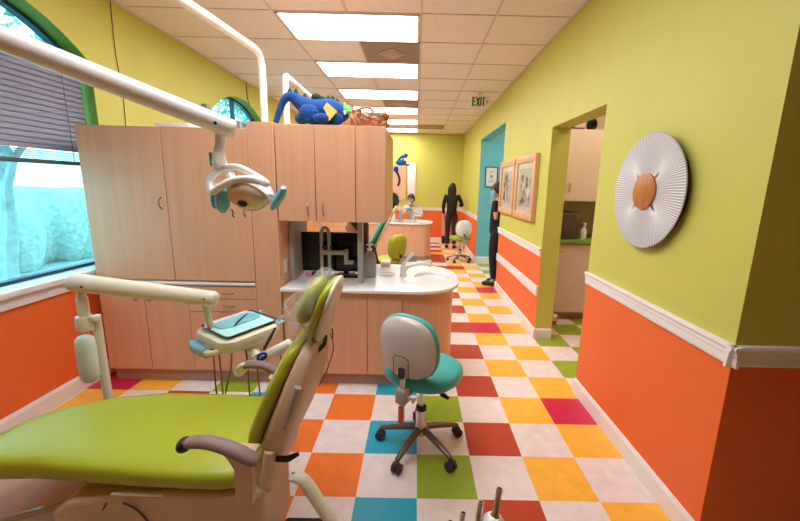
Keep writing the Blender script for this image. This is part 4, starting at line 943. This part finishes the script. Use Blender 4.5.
t = thing('spray_bottle', 'small white bottle beside the steriliser', 'bottle', (1.98, 4.3, .957)); m = MB(); m.lathe([(0, .958), (.032, .958), (.034, .97), (.034, 1.06), (.014, 1.09), (.014, 1.12), (0, 1.12)], (1.975, 4.3, 0)); m.obj('body', WPLAST, t); m = MB(); m.box((1.958, 4.285, 1.12), (1.998, 4.315, 1.145), bev=.004); m.obj('cap', WHITE, t)
t = thing('black_device', 'black round device on top of the side room cabinet', 'device', (1.95, 4.35, 2.175)); m = MB(); m.ell((1.945, 4.32, 2.245), (.055, .05, .065), e=.8); m.obj('body', BLACK, t); MB().cyl((1.945, 4.27, 2.25), (1.945, 4.258, 2.25), .03).obj('lens', SCREEN, t)
t = thing('wrapped_carton', 'pale carton on top of the side room cabinet', 'box', (1.8, 4.4, 2.175)); MB().box((1.77, 4.35, 2.175), (1.88, 4.55, 2.33), bev=.004).obj('box', LAM, t); MB().box((1.772, 4.347, 2.195), (1.878, 4.352, 2.215)).obj('tape', mat('dark_red_tape', (120, 50, 46), .6), t)
t = thing('dark_case', 'dark case at the left on top of the side room cabinet', 'case', (1.65, 4.4, 2.175)); MB().box((1.50, 4.32, 2.175), (1.74, 4.6, 2.27), bev=.015).obj('case', RUBBER, t)
t = thing('floor_bucket', 'small white container with red label on the floor by the doorway jamb', 'container', (1.50, 3.83, 0)); m = MB(); m.lathe([(0, .002), (.05, .002), (.055, .01), (.06, .13), (.064, .135), (.064, .15), (0, .15)], (1.535, 3.9, 0)); m.obj('body', WHITE, t); m = MB(); m.lathe([(.0545, .05), (.0575, .05), (.0595, .10), (.057, .10)], (1.535, 3.9, 0)); m.obj('label_band', mat('red_label', (196, 60, 50), .6), t)
L = thing('side_room_ceiling_light', 'x', 'ceiling light', (2.0, 3.4, H)); L['label'] = 'ceiling light panel out of sight in the side room'
MB().box((1.8, 3.0, H - .01), (2.4, 3.6, H + .004)).obj('diffuser', mat('side_diffuser', (255, 255, 255), .6, emit=(255, 236, 214), es=SIDEROOM), L, smooth=False)
L = thing('hall_ceiling_light', 'ceiling light panel out of sight in the teal hall', 'ceiling light', (2.4, 6.5, H))
MB().box((2.0, 6.2, H - .01), (2.6, 6.8, H + .004)).obj('diffuser', MATS['side_diffuser'], L, smooth=False)

# ------------------------------------------------------------------ far area details
t = thing('far_door_panel', 'light maple panel standing against the far wall beside the standing woman', 'panel', (.8, YF, 0))
MB().box((.72, YF - .06, .001), (.98, YF - .018, .86), bev=.004).obj('panel', WOOD, t)
o = MB().box((.70, 9.88, .14), (.95, 10.1, .19), bev=.01).obj('scale_platform', BLACK); tag(o, 'dark low platform against the far wall', 'platform')
MB().box((.72, 9.9, .001), (.93, 10.08, .14), bev=.01).obj('foot', BLACK, o)
t = thing('far_wall_board', 'white narrow board behind the far upper cabinet', 'board', (-.13, YF, 1.2)); MB().box((-.24, YF - .05, 1.22), (-.03, YF - .001, 2.14), bev=.004).obj('board', WHITE, t)
t = thing('far_shelf', 'white shelf below the far upper cabinet', 'shelf', (-.4, 8.2, 1.15)); MB().box((-.9, 8.03, 1.13), (-.12, 8.2, 1.17), bev=.004).obj('board', WHITE, t); MB().box((-.9, 8.19, .79), (-.87, 8.21, 1.13)).obj('bracket', WHITE, t)
for k, (x, lab, mt) in enumerate(((-.48, 'white spray bottle on the far counter', WHITE), (-.34, 'grey spray bottle on the far counter beside the seated dentist', GREYB))):
    t = thing('spray_bottle', lab, 'bottle', (x, 7.8, .78)); m = MB(); m.lathe([(0, .781), (.045, .781), (.048, .79), (.048, .92), (.02, .97), (.016, 1.0), (0, 1.0)], (x, 7.8, 0)); m.obj('body', mt, t); MB().box((x - .035, 7.785, 1.0), (x + .02, 7.815, 1.03), bev=.006).obj('nozzle', WPLAST, t)
t = thing('faucet', 'white faucet on the far counter', 'faucet', (-.06, 7.95, .78)); m = MB(); m.tube([(-.06, 7.95, .781), (-.06, 7.95, .87), (-.02, 7.95, .90), (.08, 7.94, .90), (.1, 7.94, .88)], .016, 8, smooth=3); m.obj('spout', WPLAST, t); m = MB(); m.tube([(-.06, 7.95, .88), (-.02, 7.93, .98)], .012, 8); m.obj('lever', WPLAST, t)
# second dental chair (teal) seen above the near counter
t = thing('dental_chair', 'teal dental chair partly hidden in the second treatment bay', 'dental chair', (-1.0, 4.6, 0))
m = MB(); m.tube([(-.56, 4.25, .76), (-.47, 4.25, .93), (-.39, 4.25, 1.08), (-.28, 4.25, 1.27)], [.15, .19, .18, .10], 14, smooth=4, flat=.22, upv=(1, 0, -.5)); m.obj('backrest_cushion', mat('teal_green_vinyl', (88, 176, 150), .35), t)
m = MB(); m.tube([(-.51, 4.27, .72), (-.42, 4.27, .92), (-.34, 4.27, 1.08), (-.23, 4.27, 1.29)], [.14, .19, .18, .10], 14, smooth=4, flat=.12, upv=(1, 0, -.5)); m.obj('backrest_shell', CREAM, t)
m = MB(); m.box((-1.6, 4.0, .46), (-.55, 4.52, .58), bev=.05, seg=4); m.obj('seat_cushion', MATS['teal_green_vinyl'], t)
m = MB(); m.box((-1.3, 4.08, .02), (-.7, 4.45, .46), bev=.03); m.obj('base', BEIGE, t)
m = MB(); m.tube([(-.85, 4.05, .70), (-.70, 4.05, .72), (-.56, 4.05, .68)], .03, 10, smooth=3); m.obj('armrest', MAUVE, t); m = MB(); m.tube([(-.7, 4.07, .5), (-.7, 4.06, .7)], .02, 8); m.obj('armrest_bracket', BEIGE, t)

# ------------------------------------------------------------------ people
def skin(verts, edges, rad, sub=2):
    me = bpy.data.meshes.new('s'); me.from_pydata([tuple(v) for v in verts], edges, [])
    o = bpy.data.objects.new('s', me); COL.objects.link(o)
    o.modifiers.new('k', 'SKIN'); s = o.modifiers.new('u', 'SUBSURF'); s.levels = sub; s.render_levels = sub
    for i, r in enumerate(rad):
        v = me.skin_vertices[0].data[i]; v.radius = (r, r) if not hasattr(r, '__len__') else r
    me.skin_vertices[0].data[0].use_root = True
    bpy.context.view_layer.update()
    dg = bpy.context.evaluated_depsgraph_get(); r_ = bpy.data.meshes.new_from_object(o.evaluated_get(dg)); bpy.data.objects.remove(o); return r_
class Sk:
    def __init__(s): s.v = []; s.e = []; s.r = []
    def chain(s, pts, rad, start=None):
        prev = start
        for p, r in zip(pts, rad):
            s.v.append(Vector(p)); s.r.append(r); i = len(s.v) - 1
            if prev is not None: s.e.append((prev, i))
            prev = i
        return prev
    def mesh(s, sub=2): return skin(s.v, s.e, s.r, sub)
def mesh_obj(meshes, name, mt, parent):
    bm_ = bmesh.new()
    for me in meshes: bm_.from_mesh(me)
    me = bpy.data.meshes.new(name); bm_.to_mesh(me); bm_.free(); me.materials.clear(); me.materials.append(mt)
    me.polygons.foreach_set('use_smooth', [True] * len(me.polygons))
    o = bpy.data.objects.new(name, me); COL.objects.link(o); setp(o, parent); return o
def person(label, pos, rz, J, top, bottom, topm, botm, hairm=HAIR, longhair=.35, mask=False, glasses=False, sleeve=.5, coat=False, shoes=BLACK, feet=True, headturn=0, gloves=None):
    """J: joints in local space, the person faces +Y"""
    t = thing('person', label, 'person', (pos[0], pos[1], 0), rz=rz)
    M = Matrix.Translation((pos[0], pos[1], 0)) @ Matrix.Rotation(rz, 4, 'Z')
    X = lambda p: M @ Vector(p)
    g = lambda k: X(J[k])
    b = Sk(); pelvis = b.chain([g('pelvis')], [.085]); chest = b.chain([g('waist'), g('chest')], [.078, .10], pelvis)
    nk = b.chain([g('neck'), g('jaw')], [.048, .05], chest)
    hands = []
    for s in 'LR':
        e_ = b.chain([g('sh' + s), g('el' + s), g('wr' + s)], [.048, .036, .024], chest)
        wr, hd = Vector(J['wr' + s]), Vector(J['ha' + s]); d = (hd - wr).normalized(); side = d.cross(Vector((0, 0, 1)));
        side = side.normalized() if side.length > .1 else Vector((0, 1, 0))
        if s == 'L': side = side
        palm = wr + d * .055
        b.chain([X(palm), X(palm + d * .025)], [(.022, .03), (.016, .03)], e_)
        for fi, (off, ln) in enumerate(((-.027, .065), (-.009, .078), (.009, .072), (.026, .056))):
            f0 = palm + d * .02 + side * off; nrm = d.cross(side)
            fk = Sk(); fk.chain([X(f0), X(f0 + d * ln * .5), X(f0 + d * ln * .85 + nrm * .012), X(f0 + d * ln + nrm * .022)], [.0095, .0085, .008, .0065]); hands.append(fk.mesh(1))
        th = Sk(); f0 = wr + d * .025 - side * .02; th.chain([X(f0), X(f0 - side * .03 + d * .02), X(f0 - side * .04 + d * .05)], [.011, .0105, .008]); hands.append(th.mesh(1))
        k = b.chain([g('hip' + s), g('kn' + s), g('an' + s), g('toe' + s)], [.066, .050, .036, .03], pelvis)
    body = [b.mesh(2)] + ([] if gloves else hands)
    if gloves: mesh_obj(hands, 'gloves', gloves, t)
    # head shape
    hc = Vector(J['head']); HR = Matrix.Rotation(headturn, 3, 'Z')
    hm = MB(); rings = []
    for i in range(15):
        u = -1 + 2 * (i + .5) / 15; z = u * .118; q = math.sqrt(max(0, 1 - u * u)) ** .85
        ring = []
        for k in range(24):
            a = 2 * PI * k / 24; x = math.cos(a) * .074 * q; y = math.sin(a) * .092 * q
            if u < -.1: x *= 1 + .25 * (u + .1); y = y * (1 + .1 * u) + .018 * (-u)
            if y > 0:
                f_ = math.exp(-((x / .013) ** 2)) * max(0, 1 - abs((z + .022) / .030)) * .024; y += f_
                y -= .008 * math.exp(-(((abs(x) - .032) / .014) ** 2) - ((z - .008) / .012) ** 2)
                y += .006 * math.exp(-((x / .022) ** 2) - ((z + .062) / .010) ** 2)
            ring.append(X(hc + HR @ Vector((x, y, z))))
        rings.append(ring)
    hm.rings(rings)
    for sx in (-1, 1): hm.ell(X(hc + HR @ Vector((.075 * sx, -.005, -.008))), (.010, .018, .028), M.to_3x3() @ HR, u=10, v=6)
    me = bpy.data.meshes.new('h'); bmesh.ops.recalc_face_normals(hm.bm, faces=list(hm.bm.faces)); hm.bm.to_mesh(me); hm.bm.free(); body.append(me)
    mesh_obj(body, 'body', SKIN, t)
    m = MB()
    for sx in (-1, 1): m.ell(X(hc + HR @ Vector((.031 * sx, .078, .008))), (.012, .007, .006), M.to_3x3() @ HR, u=10, v=6)
    m.obj('eyes', WHITE, t)
    m = MB()
    for sx in (-1, 1):
        m.ell(X(hc + HR @ Vector((.031 * sx, .084, .008))), (.005, .003, .005), M.to_3x3() @ HR, u=8, v=6)
        m.tube([X(hc + HR @ Vector((.018 * sx, .090, .026))), X(hc + HR @ Vector((.045 * sx, .080, .026)))], .003, 5)
    m.obj('brows_and_pupils', HAIR, t)
    m = MB(); m.ell(X(hc + HR @ Vector((0, .090, -.062))), (.02, .006, .006), M.to_3x3() @ HR, u=10, v=6); m.obj('mouth', mat('lips', (176, 92, 84), .5), t)
    # hair cap and fall
    hm = MB(); rings = []
    n = 28; zlo = -.05
    for i in range(11):
        u = i / 10; z = .135 * math.cos(u * PI * .62); q = math.sin(u * PI * .62) ** .8
        ring = []
        for k in range(n):
            a = 2 * PI * k / n; cut = max(0, math.sin(a)) ** 1.2
            zz = z + (cut * .085 * max(0, u - .45) / .55 * 1.3)
            ring.append(X(hc + HR @ Vector((math.cos(a) * .087 * q, math.sin(a) * (.103 if math.sin(a) < 0 else .097) * q - .004, zz))))
        rings.append(ring)
    hm.rings(rings, cap=True)
    if longhair:
        rr = []
        L_ = longhair
        for i in range(9):
            u = i / 8; z = .07 - u * (L_ + .05); wv = 1 + .05 * math.sin(u * 9)
            w_ = (.085 + .03 * math.sin(u * PI)) * (1 - .55 * u ** 3); dep = (.062 + .0 * u) * (1 - .4 * u ** 2)
            rr.append([X(hc + HR @ Vector((math.cos(a) * w_ * wv, -.058 - .022 * u + math.sin(a) * dep, z))) for a in [2 * PI * k / 20 for k in range(20)]])
        hm.rings(rr)
    hm.obj('hair', hairm, t, ang=180)
    if mask:
        m = MB(); rings = []
        for u in range(6):
            z = -.022 - .075 * u / 5; bl = .012 * math.sin(PI * u / 5)
            rings.append([hc + HR @ Vector((math.sin(a) * (.074 - .02 * u / 5), math.cos(a) * (.094 + bl) + .008, z)) for a in [R(-72 + 144 * k / 12) for k in range(13)]])
        vv = [[m.bm.verts.new(X(p)) for p in r_] for r_ in rings]
        for i in range(5):
            for k in range(12): m.bm.faces.new((vv[i][k], vv[i][k + 1], vv[i + 1][k + 1], vv[i + 1][k]))
        o = m.obj('face_mask', MASK, t, ang=180); sd = o.modifiers.new('s', 'SOLIDIFY'); sd.thickness = .004; sd.offset = 1
    if glasses:
        m = MB()
        for sx in (-1, 1): m.tube([X(hc + HR @ Vector((.034 * sx + .022 * math.cos(a), .098, .008 + .016 * math.sin(a)))) for a in [2 * PI * k / 14 for k in range(14)]], .003, 6, closed=True); m.tube([X(hc + HR @ Vector((.056 * sx, .096, .012))), X(hc + HR @ Vector((.078 * sx, .0, .012)))], .003, 6)
        m.obj('glasses', BLACK, t)
    # clothes
    c = Sk(); p0 = c.chain([g('pelvis') + Vector((0, 0, -.10)), g('pelvis')], [.13, .142]); ch = c.chain([g('waist'), g('chest'), g('chest').lerp(g('neck'), .55)], [.125, .138, .09], p0)
    for s in 'LR':
        el = g('sh' + s).lerp(g('el' + s), 1.0); pts = [g('sh' + s), g('sh' + s).lerp(g('el' + s), min(1, sleeve * 1.0))]; rr_ = [.062, .052]
        if sleeve >= 1: pts += [g('el' + s).lerp(g('wr' + s), .92)]; rr_ = [.062, .048, .034]
        c.chain(pts, rr_, ch - 1)
    if coat:
        for s in 'LR': c.chain([g('hip' + s), g('hip' + s).lerp(g('kn' + s), .7)], [.105, .09], p0)
    mesh_obj([c.mesh(2)], top, topm, t)
    c = Sk(); p0 = c.chain([g('pelvis') + Vector((0, 0, .06)), g('pelvis')], [.11, .125])
    for s in 'LR': c.chain([g('hip' + s), g('kn' + s), g('an' + s) + Vector((0, 0, .02))], [.098, .070, .054], p0)
    mesh_obj([c.mesh(2)], bottom, botm, t)
    for s in 'LR':
        a_, b_ = Vector(J['an' + s]), Vector(J['toe' + s]); d = (b_ - a_); d.z = 0; d.normalize(); zf = min(a_.z, b_.z)
        m = MB(); m.tube([X(Vector((a_.x, a_.y, .045)) - d * .055), X(Vector((a_.x, a_.y, .050)) - d * .02), X(Vector((a_.x, a_.y, .045)) + d * .08), X(Vector((b_.x, b_.y, .034)) + d * .03), X(Vector((b_.x, b_.y, .026)) + d * .065)], [.030, .044, .042, .036, .020], 12, smooth=4)
        m.obj('shoe', shoes, t, ang=180)
    return t
def standing(h=1.62, elL=None, wrL=None, elR=None, wrR=None, step=0.0):
    k = h / 1.70
    J = dict(pelvis=(0, 0, .94), waist=(0, 0, 1.10), chest=(0, .0, 1.27), neck=(0, -.005, 1.44), jaw=(0, .01, 1.50), head=(0, .02, 1.585),
             shL=(-.17, 0, 1.38), shR=(.17, 0, 1.38), elL=elL or (-.22, -.02, 1.12), elR=elR or (.22, -.02, 1.12), wrL=wrL or (-.22, .05, .88), wrR=wrR or (.22, .05, .88),
             hipL=(-.09, 0, .88), hipR=(.09, 0, .88), knL=(-.095, .015 + step, .49), knR=(.095, .015 - step, .49), anL=(-.10, -.02 + step, .085), anR=(.10, -.02 - step, .085), toeL=(-.11, .10 + step, .035), toeR=(.11, .10 - step, .035))
    J = {q: Vector(v) * k for q, v in J.items()}
    for s in 'LR': J['ha' + s] = J['wr' + s] + (J['wr' + s] - J['el' + s]).normalized() * .12
    return J
def seated(seat=.50, lean=.08, elL=(-.24, .12, .86), elR=(.24, .12, .86), wrL=(-.10, .34, .88), wrR=(.10, .34, .88)):
    z = seat + .08
    J = dict(pelvis=(0, 0, z), waist=(0, lean * .3, z + .17), chest=(0, lean, z + .34), neck=(0, lean * 1.4, z + .50), jaw=(0, lean * 1.6 + .015, z + .56), head=(0, lean * 1.8 + .03, z + .64),
             shL=(-.17, lean, z + .44), shR=(.17, lean, z + .44), elL=elL, elR=elR, wrL=wrL, wrR=wrR,
             hipL=(-.09, .02, z - .01), hipR=(.09, .02, z - .01), knL=(-.14, .42, z - .02), knR=(.14, .42, z - .02), anL=(-.14, .40, .085), anR=(.14, .40, .085), toeL=(-.14, .52, .035), toeR=(.14, .52, .035))
    J = {q: Vector(v) for q, v in J.items()}
    for s in 'LR': J['ha' + s] = J['wr' + s] + (J['wr' + s] - J['el' + s]).normalized() * .12
    return J
person('person with long dark hair in black top, seen from behind by the far wall', (.88, 9.15), R(-15), standing(1.60, elR=(.27, .06, 1.14), wrR=(.16, .24, 1.14)), 'shirt', 'trousers', CLOTHB, CLOTHK, longhair=.42, sleeve=1)
person('person in black scrubs with a mask, standing at the teal opening', (1.27, 5.70), R(60), standing(1.60, elL=(-.19, -.03, 1.12), wrL=(-.14, .03, 1.32), elR=(.19, -.03, 1.12), wrR=(.14, .03, 1.30)), 'scrub_top', 'trousers', CLOTHB, CLOTHB, longhair=.25, mask=True, glasses=True, sleeve=.6)
person('person in white coat, blue mask and gloves, sitting behind the far counter', (-.06, 8.86), R(165), seated(.50, lean=.12, wrL=(-.02, .34, .98), wrR=(.05, .34, .98)), 'coat', 'trousers', CLOTHW, CLOTHB, longhair=.0, mask=True, sleeve=1, coat=False, gloves=MASK)
person('person with dark hair and dark plum top, sitting behind the black monitors', (-.44, 3.76), R(112), seated(.40, lean=.08, elL=(-.24, .10, .60), elR=(.24, .10, .60), wrL=(-.14, .30, .53), wrR=(.14, .30, .53)), 'sweater', 'trousers', CLOTHP, CLOTHB, longhair=.30, sleeve=1)
